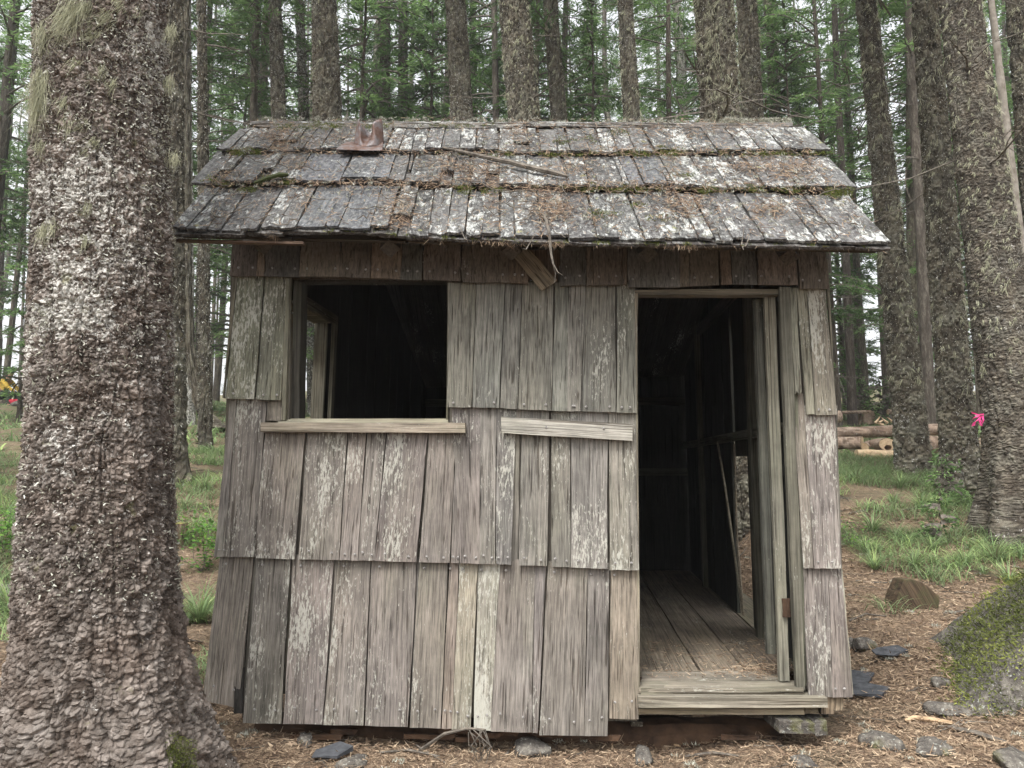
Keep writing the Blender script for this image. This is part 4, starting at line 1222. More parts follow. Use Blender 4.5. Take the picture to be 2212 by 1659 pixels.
for (px_, py_, ln, sp, n, dx) in ((165, 5, .20, .020, 260, -.15), (150, 30, .16, .018, 200, -.25), (185, 10, .12, .010, 110, -.3), (225, 35, .14, .016, 220, -.9), (250, 5, .16, .016, 220, -.9), (205, 70, .12, .010, 100, -.9), (92, 160, .22, .016, 300, 0), (84, 210, .2, .014, 220, .05), (98, 60, .16, .014, 160, 0),
                                  (215, 150, .09, .012, 150, -.6), (240, 178, .075, .010, 120, -.45), (165, 132, .07, .010, 90, -.4), (180, 262, .06, .010, 70, -.4), (205, 305, .09, .010, 120, -.6), (150, 255, .10, .012, 110, 0), (92, 310, .08, .010, 90, .05), (140, 215, .07, .012, 80, -.3),
                                  (188, 440, .07, .008, 80, -.1), (182, 515, .06, .008, 60, -.1), (98, 490, .10, .010, 90, 0), (290, 25, .05, .014, 90, -.7), (368, 60, .1, .01, 80, 0), (365, 170, .1, .01, 90, 0), (375, 340, .05, .014, 120, 0), (118, 480, .1, .012, 70, 0)):
    p = at_depth(px_, py_, D1 - .18)
    r_ = ray(px_, py_); best = None
    # meet the bark: march along the ray
    t_ = 1.8
    while t_ < 3.2:
        q_ = EYE + r_ * t_
        pc = np.array(PT1); cx = np.interp(q_.z, pc[:, 2], pc[:, 0]); cy = np.interp(q_.z, pc[:, 2], pc[:, 1]); rr = np.interp(q_.z, pc[:, 2], pc[:, 3])
        if math.hypot(q_.x - cx, q_.y - cy) < rr + .012: best = q_; break
        t_ += .01
    if best is None: best = at_depth(px_, py_, D1)
    beard(t1, best, ln * .85, sp * 1.1, int(n * 1.2), (dx, -.1, -1))
# moss at the foot
mc, mr = [], []
for _ in range(60):
    px_, py_ = rnd.gauss(385, 26), rnd.gauss(1640, 22)
    r_ = ray(px_, py_); t_ = 2.0
    while t_ < 3.2:
        q_ = EYE + r_ * t_
        if q_.z < tz(q_.x, q_.y) + .01 or math.hypot(q_.x - PT1[0][0], q_.y - PT1[0][1]) < PT1[0][3] * (1 + .80 * max(0, 1 - (q_.z) / .86) ** 1.8): break
        t_ += .01
    mc.append(q_); mr.append(rnd.uniform(.012, .026))
o = link('foot_moss', fuzzy('foot_moss', mc, mr, Vector((.3, -.8, .5)).normalized(), 34, M_MOSS), t1); o['kind'] = 'stuff'

# ---- measured trees: (top centre x at y=0, width, lower centre x, y, width, depth or None->ground contact, options)
def path_from(xt, wt_, xb, yb_, wb_, d, ytop=0, ztop=24, ground=True, extra=()):
    A = at_depth(xt, ytop, d); B = at_depth(xb, yb_, d)
    ra, rb = wt_ / 2 / F * d * .92 - .015, wb_ / 2 / F * d * .92 - .015
    sl = (A.x - B.x) / (A.z - B.z); rs = (ra - rb) / (A.z - B.z)
    g = tz(B.x, d)
    pts = []
    for z in [g - .4, g, g + .6] + list(np.linspace(g + 1.2, ztop, 12)):
        x = B.x + sl * (z - B.z); r = rb + rs * (z - B.z)
        for (ez, ex) in extra: x += ex * math.exp(-((z - ez) / 1.0) ** 2)
        r = max(.03, min(r, max(ra, rb) * 1.25))
        if z > A.z: r = max(.03, ra * (1 - (z - A.z) / (ztop - A.z) * .75))
        pts.append((x, d, z, r))
    return pts

def strands(par, path, n, zlo, zhi, L=(.05, .22), wd=.006, nm='lichen_strands', mat=None, tint=.36, bias=-.5, per=9):
    P, N = on_trunk(path, n, zlo, zhi, -math.pi * .98, -.02, .02)
    k = fbm(P[:, 0] * 3, P[:, 1] * 3, P[:, 2] * 1.3, 71, 3) > -.15
    P, N = P[k], N[k]; n0 = len(P)
    base = unit(np.stack([rng.normal(bias * .5, .30, n0), rng.normal(0, .1, n0), -np.ones(n0)], 1) + N * .12)
    L0 = rng.uniform(L[0], L[1], n0) * rng.uniform(.4, 1, n0)
    P = np.repeat(P, per, 0); N = np.repeat(N, per, 0); base = np.repeat(base, per, 0); L0 = np.repeat(L0, per); n = len(P)
    P = P + rng.normal(size=(n, 3)) * (L0 * .10)[:, None]
    D_ = unit(base + rng.normal(size=(n, 3)) * .20)
    m_ = sliver_mesh(nm, P, D_, L0 * rng.uniform(.35, 1, n), rng.uniform(.4, 1.2, n) * wd, [mat or M_BEARD], np.clip(rng.normal(tint, .25, n), 0, 1), up=np.tile([0, 1.0, 0], (n, 1)) + rng.normal(size=(n, 3)) * .5, nseg=3, bend=rng.normal(size=(n, 3)) * (L0 * .12)[:, None])
    o_ = link(nm, m_, par); o_['kind'] = 'stuff'; return o_
def flakes(par, path, n, zlo, zhi, size=(.015, .05), mat=None, tint=.35, nm='bark_flakes', up=False):
    P, N = on_trunk(path, n, zlo, zhi, -math.pi * 1.05, .05, .008)
    n = len(P)
    D_ = unit(N * rng.uniform(.2, 1, n)[:, None] + np.stack([rng.normal(0, .35, n), np.zeros(n), rng.normal(-.5, .7, n)], 1))
    m_ = sliver_mesh(nm, P, D_, rng.uniform(size[0], size[1], n), rng.uniform(.4, .9, n) * size[1] * .6, [mat or M_BARK2], np.clip(rng.normal(tint, .25, n), 0, 1), nseg=1)
    attr(m_, 'lich', np.repeat(rng.uniform(.2, .75, n), 4))
    o_ = link(nm, m_, par); o_['kind'] = 'stuff'; return o_

# dead snag branches
def dead_branch(par, path, z, ang, L, r0=.02, mat=None, droop=-.1, sub=5):
    pc = np.array(path); cx = np.interp(z, pc[:, 2], pc[:, 0]); cy = np.interp(z, pc[:, 2], pc[:, 1]); rr = np.interp(z, pc[:, 2], pc[:, 3])
    d = Vector((math.cos(ang), math.sin(ang), rnd.uniform(-.15, .25))); p = Vector((cx, cy, z)) + Vector((math.cos(ang), math.sin(ang), 0)) * rr * .7
    parts = []; pts = [p]
    for k in range(7):
        d = (d + Vector((rnd.gauss(0, .12), rnd.gauss(0, .12), droop * .5 + rnd.gauss(0, .08)))).normalized(); pts.append(pts[-1] + d * L / 7)
    parts.append(tube_geo(pts, [r0 * (1 - .12 * k) for k in range(8)], 5))
    for k in range(sub):
        i = rnd.randint(2, 6); q_ = pts[i]; dd = (d + Vector((rnd.gauss(0, .8), rnd.gauss(0, .8), rnd.gauss(-.3, .5)))).normalized()
        l2 = L * rnd.uniform(.15, .4); sp = [q_]
        for _ in range(4): dd = (dd + Vector((rnd.gauss(0, .2), rnd.gauss(0, .2), rnd.gauss(-.05, .15)))).normalized(); sp.append(sp[-1] + dd * l2 / 4)
        parts.append(tube_geo(sp, [r0 * .4, r0 * .35, r0 * .3, r0 * .2, r0 * .1], 4))
    return link('branch', poly_mesh('branch', *merge(parts), [mat or M_TWIG]), par)

mids = [
    # name data: xt, wt, xb, yb, wb, depth, label
    (372, 54, 350, 1040, 110, 9.2, 'broad dark trunk standing close behind the foreground tree, its flared foot beside the grass', dict(fl=.5, nb=0)),
    (404, 18, 406, 520, 26, 16, 'slim pale trunk between the foreground tree and the left end of the roof', dict(lich=.75, nb=3)),
    (436, 22, 444, 960, 33, 12, 'slender straight trunk standing clear in the grass just left of the hut', dict(nb=5, fl=.3)),
    (550, 22, 552, 265, 26, 21, 'thin trunk with a pale mossy streak rising behind the left end of the ridge', dict(lich=.7, strand=220)),
    (594, 32, 603, 265, 36, 17, 'leaning brown trunk second from the left end of the ridge', dict(nb=2, strand=60)),
    (647, 22, 657, 265, 26, 20, 'grey thin trunk tucked close to the left side of the wide trunk above the flue', dict(lich=.65, nb=2)),
    (700, 60, 708, 265, 72, 12.6, 'wide dark shaggy trunk behind the roof, just left of the rusty flue', dict(nb=3, strand=90, near=1)),
    (833, 24, 831, 265, 29, 22, 'thin dark trunk standing behind the roof just right of the rusty flue', dict(nb=4)),
    (984, 51, 999, 265, 57, 14, 'sturdy leaning brown trunk near the centre of the ridge, left of the widest pair', dict(strand=50, nb=1, near=1)),
    (1109, 75, 1133, 265, 80, 12, 'thick leaning trunk with long yellowish lichen streaks behind the centre of the ridge', dict(strand=330, near=1)),
    (1188, 36, 1208, 265, 41, 17, 'crooked dark trunk immediately right of the thick streaked trunk at the ridge centre', dict(strand=90, nb=2)),
    (1350, 38, 1365, 265, 43, 16, 'dark trunk with a long pale lichen strand down its left edge behind the ridge', dict(strand=140, nb=3)),
    (1462, 19, 1479, 265, 20, 25, 'thin pale lichen covered trunk left of the widest trunk behind the ridge', dict(lich=.8, strand=150)),
    (1541, 99, 1556, 265, 96, 7.5, 'widest trunk behind the ridge, shaggy with hanging lichen down its middle', dict(strand=520, near=1)),
    (1612, 50, 1626, 265, 54, 13.4, 'dark trunk half hidden behind the right side of the widest ridge trunk', dict(strand=120, near=1)),
    (1671, 16, 1683, 265, 16, 28, 'very thin pale trunk near the right end of the ridge', dict(lich=.7, nb=2)),
    (1870, 46, 1974, 1000, 76, 10, 'tall leaning brown trunk right of the hut, standing alone before the logs', dict(strand=160, near=1, fl=.25, kink=.0)),
    (1996, 58, 2076, 1030, 84, 8.6, 'dark trunk with a flared foot, left member of the big pair at the right', dict(strand=150, near=1, fl=.5)),
    (2071, 92, 2212, 1050, 148, 7.0, 'thickest trunk at the right, lichen tufts above and reddish spreading root foot', dict(strand=420, near=2, fl=.85)),
    (2141, 19, 2212, 600, 30, 9.5, 'smooth bare pale barkless snag leaning at the upper right', dict(bare=1, nb=0)),
    (2196, 48, 2262, 700, 70, 9.8, 'dark trunk cut off by the upper right edge of the photograph', dict(strand=50, near=1)),
]
MIDPOS = []
bare_m = flat_mat('bare_snag_wood', (.16, .135, .11), (.34, .31, .27), 7)
for i, (xt, wt_, xb, yb_, wb_, d, label, op) in enumerate(mids):
    path = path_from(xt, wt_, xb, yb_, wb_, d, ztop=rnd.uniform(21, 27))
    MIDPOS.append((path[1][0], d))
    g = path[1][2]
    tr = thing('conifer_tree' if not op.get('bare') else 'bare_snag', (path[1][0], d, g), label, 'tree' if not op.get('bare') else 'dead tree')
    ztopv = at_depth(1106, -40, d).z
    near = op.get('near', 0)
    nv_ = (620 if near == 2 else 300 if near else 170)
    zz = np.concatenate([np.linspace(g - .4, ztopv, nv_), np.linspace(ztopv, path[-1][2], 24)[1:]])
    if op.get('bare'):
        m = cyl_mesh('trunk', path, 24, zz[::3], bare_m, 100 + i, plate=(.2, .8), amp=.004, rough=.006)
    else:
        la = op.get('lich', .42)
        fl = (g, 1.1 if near == 2 else .8, op['fl'], 5, 1.3 + i) if 'fl' in op else (g, .5, .35, 5, i)
        m = cyl_mesh('trunk', path, 170 if near == 2 else 110 if near else 56, zz, M_BARK3 if near == 2 else M_BARK2, 100 + i, plate=(.05, .085) if near != 2 else (.022, .026), amp=.020 if near != 2 else .010, coarse=0 if near != 2 else .45, rough=.018 if near != 2 else .013, flare=fl, front=(-math.pi / 2, 1.75, .84),
                     lich=lambda V: la + .25 * fbm(V[:, 0] * 2, V[:, 1] * 2, V[:, 2] * 1.5, 5, 3))
    link('trunk', m, tr)
    if not op.get('bare'):
        fn = 5200 if near == 2 else 2600 if near else 900
        sz = (.005, .013) if near == 2 else (.012, .034) if near else (.02, .06)
        flakes(tr, path, fn, g + .1, ztopv, sz, mat=M_BARK3 if near == 2 else None, tint=.45)
        flakes(tr, path, fn, g + .5, ztopv, (sz[0] * .5, sz[1] * .55), mat=M_CRUST, tint=.38, nm='leaf_lichen')
        if op.get('strand'): strands(tr, path, op['strand'], (g + 1.2) if near else g + 2, ztopv, L=(.04, .13) if near == 2 else (.06, .22) if near else (.1, .35), wd=.0035 if d < 9 else .006 if d < 15 else .009)
    for _ in range(op.get('nb', 0)):
        z_ = rnd.uniform(max(g + 2.2, at_depth(1106, 560, d).z), ztopv)
        dead_branch(tr, path, z_, rnd.choice([rnd.uniform(-.6, .5), rnd.uniform(2.6, 3.7)]), rnd.uniform(.5, 1.6), rnd.uniform(.010, .022))
    op['obj'] = tr; op['path'] = path

# leaning forked trunk behind the slender tree left
path = []
for (px_, py_, w_, d_) in ((475, 925, 60, 15), (452, 905, 34, 15), (436, 880, 28, 15), (420, 820, 26, 15), (406, 740, 25, 15), (402, 640, 24, 15), (400, 300, 22, 15), (398, 0, 20, 15)):
    p = at_depth(px_, py_, d_); path.append((p.x, p.y, p.z, w_ / 2 / F * d_))
g_ = tz(path[0][0], 15); path[0] = (path[0][0], 15, min(path[0][2], path[1][2] - .1), path[0][3])
path.append((path[-1][0], 15, 22, .05))
tr = thing('conifer_tree', (path[0][0], 15, path[0][2]), 'curved trunk bowing left just behind the slender tree beside the hut', 'tree')
link('trunk', cyl_mesh('trunk', path, 50, 160, M_BARK2, 300, plate=(.05, .08), amp=.02, rough=.02), tr)

# ---- far forest: shared meshes
def far_trunk_mesh(seed, h=26, r=.2):
    nu, nv = 14, 44
    z = np.linspace(0, 1, nv) ** 1.0 * h
    an = np.linspace(0, 2 * math.pi, nu, endpoint=False)
    A, Z = np.meshgrid(an, z)
    R = r * (1 - Z / h * .85) * (1 + .5 * np.exp(-Z / .5)) * (1 + .16 * fbm(np.cos(A) * 2, np.sin(A) * 2, Z * 1.2, seed, 3) + .10 * fbm(np.cos(A) * 5, np.sin(A) * 5, Z * 5, seed + 2, 2))
    bx = .25 * fbm(Z * .12, Z * 0, None, seed + 3, 2); by = .25 * fbm(Z * .12, Z * 0 + 9, None, seed + 4, 2)
    V = np.stack([bx + np.cos(A) * R, by + np.sin(A) * R, Z - .4], -1).reshape(-1, 3)
    return mesh_np('trunk', V, grid_faces(nu, nv, True), [M_FARBARK], smooth=False)

def crown_mesh(seed, h0, h1, rmax, nbr, leafs, lsize=(.10, .20), lw=.045, dead=10, cone=True):
    r_ = np.random.default_rng(seed)
    Pl, Dl, Tl = [], [], []
    tubes = []
    for b in range(nbr):
        t = (b + r_.uniform(0, 1)) / nbr
        z = h0 + (h1 - h0) * t
        R = rmax * ((1 - t) ** .75 * .95 + .05) * r_.uniform(.55, 1.1) * (min(1, .35 + t * 4))
        a = r_.uniform(0, 2 * math.pi)
        dirv = np.array([math.cos(a), math.sin(a), 0]); side = np.array([-dirv[1], dirv[0], 0])
        droop = r_.uniform(.12, .42)
        n_seg = 6
        axis = []
        for k in range(n_seg + 1):
            s_ = k / n_seg
            axis.append(dirv * R * s_ + np.array([0, 0, z + .18 * R * math.sin(s_ * 1.6) - droop * R * s_ ** 2]))
        tubes.append((axis, R))
        n = int(leafs * R / rmax * r_.uniform(.6, 1.3)) + 8
        s_ = r_.uniform(.18, 1.0, n) ** .8
        wid = .34 * R * (1.05 - s_) + .07
        off = r_.uniform(-1, 1, n)
        P = dirv * (R * s_)[:, None] + side * (off * wid)[:, None]
        P[:, 2] = z + .18 * R * np.sin(s_ * 1.6) - droop * R * s_ ** 2 - np.abs(off) * wid * .35 + r_.normal(0, .03, n)
        D = dirv * .8 + side * (np.sign(off) * .8)[:, None] + r_.normal(size=(n, 3)) * .38
        D[:, 2] -= .25
        Pl.append(P); Dl.append(D)
        Tl.append(np.clip(.15 + .5 * s_ + r_.normal(0, .14, n) + r_.normal(0, .13), 0, 1))
    P = np.concatenate(Pl); D = unit(np.concatenate(Dl)); T = np.concatenate(Tl); n = len(P)
    L = r_.uniform(lsize[0], lsize[1], n); Wd = r_.uniform(.6, 1.3, n) * lw
    up = np.tile([0, 0, 1.0], (n, 1)) + r_.normal(size=(n, 3)) * .6
    sd_ = unit(np.cross(D, up))
    # kite shaped sprays
    V = np.stack([P, P + D * (L * .35)[:, None] + sd_ * (Wd)[:, None], P + D * L[:, None], P + D * (L * .45)[:, None] - sd_ * (Wd * .8)[:, None]], 1).reshape(-1, 3)
    Fc = np.arange(n * 4).reshape(-1, 4)
    # branches as thin 3 sided tubes
    bv, bf = [], []
    base = len(V)
    for axis, R in tubes:
        for k, p in enumerate(axis):
            w = .012 + .016 * (1 - k / 6)
            bv += [p + [0, 0, w], p + [w, 0, -w * .6], p + [-w, 0, -w * .6]]
        for k in range(6):
            for j in range(3):
                a_, b_ = base + k * 3 + j, base + k * 3 + (j + 1) % 3
                bf.append((a_, b_, b_ + 3, a_ + 3))
        base += 21
    # dead lower twiggy branches
    for q in range(dead):
        z = h0 * r_.uniform(.35, 1.1) + .5; a = r_.uniform(0, 2 * math.pi); R = r_.uniform(.5, 1.5)
        p = np.array([0, 0, z]); dv = np.array([math.cos(a), math.sin(a), r_.uniform(-.3, .1)])
        for rep in range(4):
            pp = p.copy() if rep == 0 else p + dv0 * R * r_.uniform(.2, .7)
            d_ = dv.copy() if rep == 0 else unit(dv0 + r_.normal(size=3) * .7)
            if rep == 0: dv0 = dv.copy()
            RR = R if rep == 0 else R * .45
            for k in range(5):
                w = (.014 if rep == 0 else .008) * (1 - k * .15)
                bv += [pp + [0, 0, w], pp + [w, 0, -w * .6], pp + [-w, 0, -w * .6]]
                d_ = unit(d_ + r_.normal(size=3) * .16); pp = pp + d_ * RR / 4
            for k in range(4):
                for j in range(3):
                    a_, b_ = base + k * 3 + j, base + k * 3 + (j + 1) % 3
                    bf.append((a_, b_, b_ + 3, a_ + 3))
            base += 15
    V = np.concatenate([V, np.array(bv)])
    Fa = np.concatenate([Fc, np.array(bf)])
    mi = np.concatenate([np.zeros(len(Fc), int), np.ones(len(bf), int)])
    m_ = mesh_np('crown', V, Fa, [M_NEEDLE, M_TWIG], midx=mi)
    attr(m_, 'tint', np.concatenate([np.repeat(T, 4), np.full(len(bv), .5)]))
    return m_

FT = [far_trunk_mesh(s, 26, .20) for s in (1, 2, 3, 4)]
LS, LWD = (.12, .26), .020
CR = [crown_mesh(11, 6.5, 25.5, 2.4, 84, 190, LS, LWD), crown_mesh(12, 5.0, 25.5, 2.7, 96, 190, LS, LWD), crown_mesh(13, 9.0, 25.5, 2.2, 70, 190, LS, LWD), crown_mesh(14, 3.6, 25.5, 2.3, 94, 185, LS, LWD)]
CRF = [crown_mesh(15, 11.0, 25.5, 1.6, 50, 95, (.2, .4), .045, 8), crown_mesh(16, 8.5, 25.5, 1.7, 54, 95, (.2, .4), .045, 10)]
YOUNG = [crown_mesh(21, .5, 7.5, 1.5, 70, 260, (.07, .15), .014, 2), crown_mesh(22, .8, 9.0, 1.8, 80, 260, (.07, .15), .014, 3)]
SAP = [crown_mesh(31, .05, .9, .38, 16, 110, (.03, .06), .012, 0), crown_mesh(32, .05, .6, .42, 12, 110, (.03, .06), .012, 0)]

# crowns on the measured trees (above the frame mostly)
for i, row in enumerate(mids):
    op = row[-1]
    if op.get('bare'): continue
    pth = op['path']; top = pth[-1]; h = top[2] - pth[1][2]
    basep = Vector((pth[1][0], pth[1][1], pth[1][2])); lean = (Vector(top[:3]) - basep)
    if row[5] > 19: cm, low = CR[1], 0
    else: cm, low = CR[i % 3], 0
    lift_ = 0 if row[5] > 19 else max(0, at_depth(1106, -60, row[5]).z - basep.z - 4.5)
    zdir = lean.normalized(); rot = zdir.to_track_quat('Z', 'Y').to_matrix().to_4x4()
    sc = (h - lift_) / 26.0
    M = Matrix.Translation(basep + lean.normalized() * lift_) @ rot @ Matrix.Rotation(rnd.uniform(0, 6.28), 4, 'Z') @ Matrix.Diagonal((1.0, 1.0, max(.3, sc), 1))
    link('crown', cm, op['obj'], M)
M = Matrix.Translation(Vector((PT1[3][0], PT1[3][1], 2.0))) @ Matrix.Diagonal((1.1, 1.1, .8, 1))
link('crown', CR[2], t1, M)

taken = list(MIDPOS) + [(PT1[0][0], PT1[0][1])]
nfar = 0
def place_tree(x, y, young=False, r=None, ysc=None):
    global nfar
    g = tz(x, y) 
    if young:
        o_ = thing('young_fir', (x, y, g), '', 'tree')
        sc = ysc or rnd.uniform(.6, 1.15)
        M0 = Matrix.Translation((x, y, g)) @ Matrix.Rotation(rnd.uniform(0, 6.28), 4, 'Z') @ Matrix.Diagonal((sc, sc, sc, 1))
        link('trunk', FT[0], o_, Matrix.Translation((x, y, g)) @ Matrix.Diagonal((.30 * sc, .30 * sc, .30 * sc, 1)), (1, .95, .9, 1))
        link('crown', rnd.choice(YOUNG), o_, M0)
        return o_
    o_ = thing('conifer_tree', (x, y, g), '', 'tree')
    r = r or rnd.choice([rnd.uniform(.35, .7), rnd.uniform(.6, 1.25)])
    hs_ = rnd.uniform(.75, 1.15)
    lean = Matrix.Rotation(rnd.gauss(0, .018), 4, 'X') @ Matrix.Rotation(rnd.gauss(0, .018), 4, 'Y')
    B_ = Matrix.Translation((x, y, g)) @ lean @ Matrix.Rotation(rnd.uniform(0, 6.28), 4, 'Z')
    tt = rnd.uniform(.75, 1.3); 
    link('trunk', rnd.choice(FT), o_, B_ @ Matrix.Diagonal((r, r, hs_, 1)), (tt, tt * rnd.uniform(.93, 1.02), tt * rnd.uniform(.85, 1.02), 1))
    k = rnd.uniform(.8, 1.15)
    link('crown', rnd.choice(CR if y < 42 else CRF), o_, B_ @ Matrix.Diagonal((k, k, hs_, 1)))
    return o_
far = []
tries = 0
want = {0: 52, 1: 62, 2: 115}
bands = ((17, 27), (27, 45), (45, 85))
for bi, (d0, d1) in enumerate(bands):
    c_ = 0; tries = 0
    while c_ < want[bi] and tries < 9000:
        tries += 1
        d = rnd.uniform(d0, d1); x = rnd.uniform(-.86, .86) * d
        u = x / d * F + 1106
        if d < 27 and 480 < u < 1850 and rnd.random() < .45: continue
        if -60 < u < 130 and d < 27: continue
        if any((x - q[0]) ** 2 + (d - q[1]) ** 2 < (1.1 if d < 30 else 1.2) ** 2 for q in taken): continue
        if d < 32 and any(abs(x / d - q[0] / q[1]) < .010 for q in taken): continue
        taken.append((x, d)); far.append((place_tree(x, d), d, u)); c_ += 1
# young firs with low green boughs
for (x, d) in ((-1.2, 23), (3.0, 21), (-4.6, 20.5), (6.4, 22), (-12, 18.5), (-7.6, 24.5), (0.6, 26), (10.5, 19), (-10.5, 22), (-6.2, 19), (9.8, 24), (12.5, 21), (13.8, 30), (7.2, 28), (-14, 30), (15.5, 26), (4.2, 27), (-3.4, 24), (1.2, 29), (11, 34), (-8.5, 28), (18, 33)):
    far.append((place_tree(x, d, True), d, x / d * F + 1106))
for (u_, d) in ((505, 26), (770, 19), (925, 20), (1250, 23), (1290, 18), (1500, 27), (1730, 19), (1800, 24), (1830, 30), (2100, 24)):
    far.append((place_tree((u_ - 1106) / F * d, d, True, ysc=rnd.uniform(1.35, 2.0)), d, u_))
# trees at the sides and behind the camera: they close the wood around the place
for (x, y) in ((-8, 6), (-11, 11), (9.5, 5.5), (12, 10), (-7, -3), (8, -4), (-16, 4), (17, 4), (-18, 14), (19, 13)):
    far.append((place_tree(x, y, False, rnd.uniform(.8, 1.3)), 99 if y < 0 else math.hypot(x, y), None))
REFS = [(215, 'the massive foreground trunk'), (350, 'the broad trunk beside the foreground one'), (440, 'the slender trunk left of the hut'), (552, 'the mossy streaked thin trunk at the ridge'),
        (603, 'the leaning trunk second along the ridge'), (706, 'the wide shaggy trunk by the flue'), (832, 'the thin trunk right of the flue'), (993, 'the sturdy trunk before mid ridge'),
        (1122, 'the thick trunk at mid ridge'), (1200, 'the crooked trunk past mid ridge'), (1360, 'the trunk edged by a pale strand'), (1472, 'the thin pale trunk left of the widest'),
        (1550, 'the widest ridge trunk'), (1680, 'the thin trunk at the ridge end'), (1930, 'the tall leaning trunk'), (2050, 'the left trunk of the big pair'), (2180, 'the thickest trunk at the right')]
ORD = ['nearest', 'second', 'third', 'fourth', 'fifth', 'sixth', 'seventh', 'eighth', 'ninth', 'tenth', 'eleventh', 'twelfth', 'thirteenth', 'fourteenth']
buck = {}
for o_, d, u in far:
    if u is None or u < -60 or u > 2270:
        tag(o_, 'conifer of the surrounding wood, outside the photograph', group='conifers around the place outside the photograph')
    elif d < 45 or o_.name.startswith('young'):
        young = o_.name.startswith('young')
        ref = min(REFS, key=lambda q: abs(q[0] - u)); side = 'left' if u < ref[0] else 'right'
        kind = 'young fir with low green boughs' if young else ('slim grey conifer' if d < 27 else 'misty distant conifer')
        grp = 'young firs among the far trunks' if young else ('slim conifers of the nearer wood' if d < 27 else 'slim conifers further back in the wood')
        buck.setdefault((kind, side, ref[1], grp), []).append((abs(u - ref[0]), o_))
    else:
        tag(o_, 'faint grey conifer at the far back of the misty wood', group='faint conifers at the far back of the wood')
for (kind, side, nm, grp), lst in buck.items():
    lst.sort(key=lambda q: q[0])
    for i, (_, o_) in enumerate(lst):
        pre = '' if len(lst) == 1 else ORD[i] + ' '
        tag(o_, '%s%s %s of %s' % (pre, kind, side, nm), group=grp)

# pink ribbon on the big right pair
ribm = flat_mat('pink_ribbon', (.75, .04, .24), (.85, .12, .36), 20, .45, transl=.3)
rd = 6.75
def ribbon_strip(pts, w):
    V, Fs = [], []
    for i, (x, y, dz) in enumerate(pts):
        p = at_depth(x, y, rd + dz)
        a = pts[max(0, i - 1)]; b = pts[min(len(pts) - 1, i + 1)]
        tx, ty = b[0] - a[0], b[1] - a[1]; l = math.hypot(tx, ty) or 1
        n = Vector((-ty / l * -1, 0, tx / l * -1)) * w
        V += [p - n, p + n + Vector((0, .012 * math.sin(i * 2), 0))]
        if i: Fs.append((2 * i - 2, 2 * i - 1, 2 * i + 1, 2 * i))
    return V, Fs
rb = merge([ribbon_strip([(2125, 895, 0), (2115, 896, -.01), (2098, 891, .0)], .006), ribbon_strip([(2124, 897, 0), (2114, 905, -.02), (2104, 912, 0), (2102, 920, .01)], .016), ribbon_strip([(2122, 897, 0), (2125, 908, -.02), (2121, 915, -.01), (2116, 906, .0), (2120, 898, 0)], .010), ribbon_strip([(2121, 898, 0), (2116, 908, -.02), (2119, 920, -.01)], .009), ribbon_strip([(2122, 896, 0), (2110, 900, .01), (2101, 904, .02)], .008)])
rob = link('ribbon', poly_mesh('ribbon', *rb, [ribm])); mo = rob.modifiers.new('t', 'SOLIDIFY'); mo.thickness = .001
tag(rob, 'bright pink flagging ribbon tied to a twig between the two big right trunks', 'ribbon')
tw = tube_geo([at_depth(2140, 893, 7.0), at_depth(2123, 897, rd + .005), at_depth(2112, 895, rd - .1)], [.006, .004, .002], 5)
link('twig', poly_mesh('twig', *tw, [M_TWIG]), mids[18][-1]['obj'])

# ================================================================== GROUND OBJECTS
def rock_mesh(name, r, seed, squash=(1, 1, .7), rough=.25, res=48, mat=None):
    nu, nv = res, res // 2
    th_ = np.linspace(0, 2 * math.pi, nu, endpoint=False); ph = np.linspace(.02, math.pi - .02, nv)
    A, B = np.meshgrid(th_, ph)
    d = np.stack([np.cos(A) * np.sin(B), np.sin(A) * np.sin(B), np.cos(B)], -1)
    k = 1 + rough * fbm(d[..., 0] * 1.6, d[..., 1] * 1.6, d[..., 2] * 1.6, seed, 3) * 1.6 + rough * .35 * fbm(d[..., 0] * 6, d[..., 1] * 6, d[..., 2] * 6, seed + 1, 3)
    for q in range(5):      # facets
        n_ = np.array(np.random.default_rng(seed * 7 + q).normal(size=3)); n_ /= np.linalg.norm(n_)
        dot = d @ n_; lim = .72
        k = np.where(dot * k > lim, lim / np.maximum(dot, .1), k)
    V = (d * k[..., None] * r * np.array(squash)).reshape(-1, 3)
    return mesh_np(name, V, grid_faces(nu, nv, True), [mat or M_ROCK], smooth=True)

# mossy boulder lower right
bc = Vector((2.88, 3.78, .05)); bs = (1.13, .98, .74)
bld = thing('mossy_boulder', (bc.x, bc.y, .1), 'large boulder coated in green moss at the lower right edge', 'boulder')
bm_ = rock_mesh('rock', 1.0, 14, bs, .14, 120)
link('rock', bm_, bld, Matrix.Translation(bc))
co = np.empty(len(bm_.vertices) * 3, np.float32); bm_.vertices.foreach_get('co', co); co = co.reshape(-1, 3)
no = np.empty(len(bm_.vertices) * 3, np.float32); bm_.vertex_normals.foreach_get('vector', no); no = no.reshape(-1, 3)
w_ = fbm(co[:, 0] * 3.0, co[:, 1] * 3.0, co[:, 2] * 3.0, 44, 4) + .45 * co[:, 2] + .36
sel = np.where((w_ > .0) & (co[:, 2] > -.3) & (co[:, 1] < .5))[0]
pk = rng.choice(sel, 52000)
P = co[pk] + rng.normal(size=(len(pk), 3)) * .018; N = no[pk]
if (N * unit(co[pk])).sum(1).mean() < 0: N = -N
n_ = len(P)
hgt = np.clip(w_[pk] * 2.0, .2, 1) 
P = P + N * (rng.uniform(-.005, .012, n_) * hgt)[:, None]
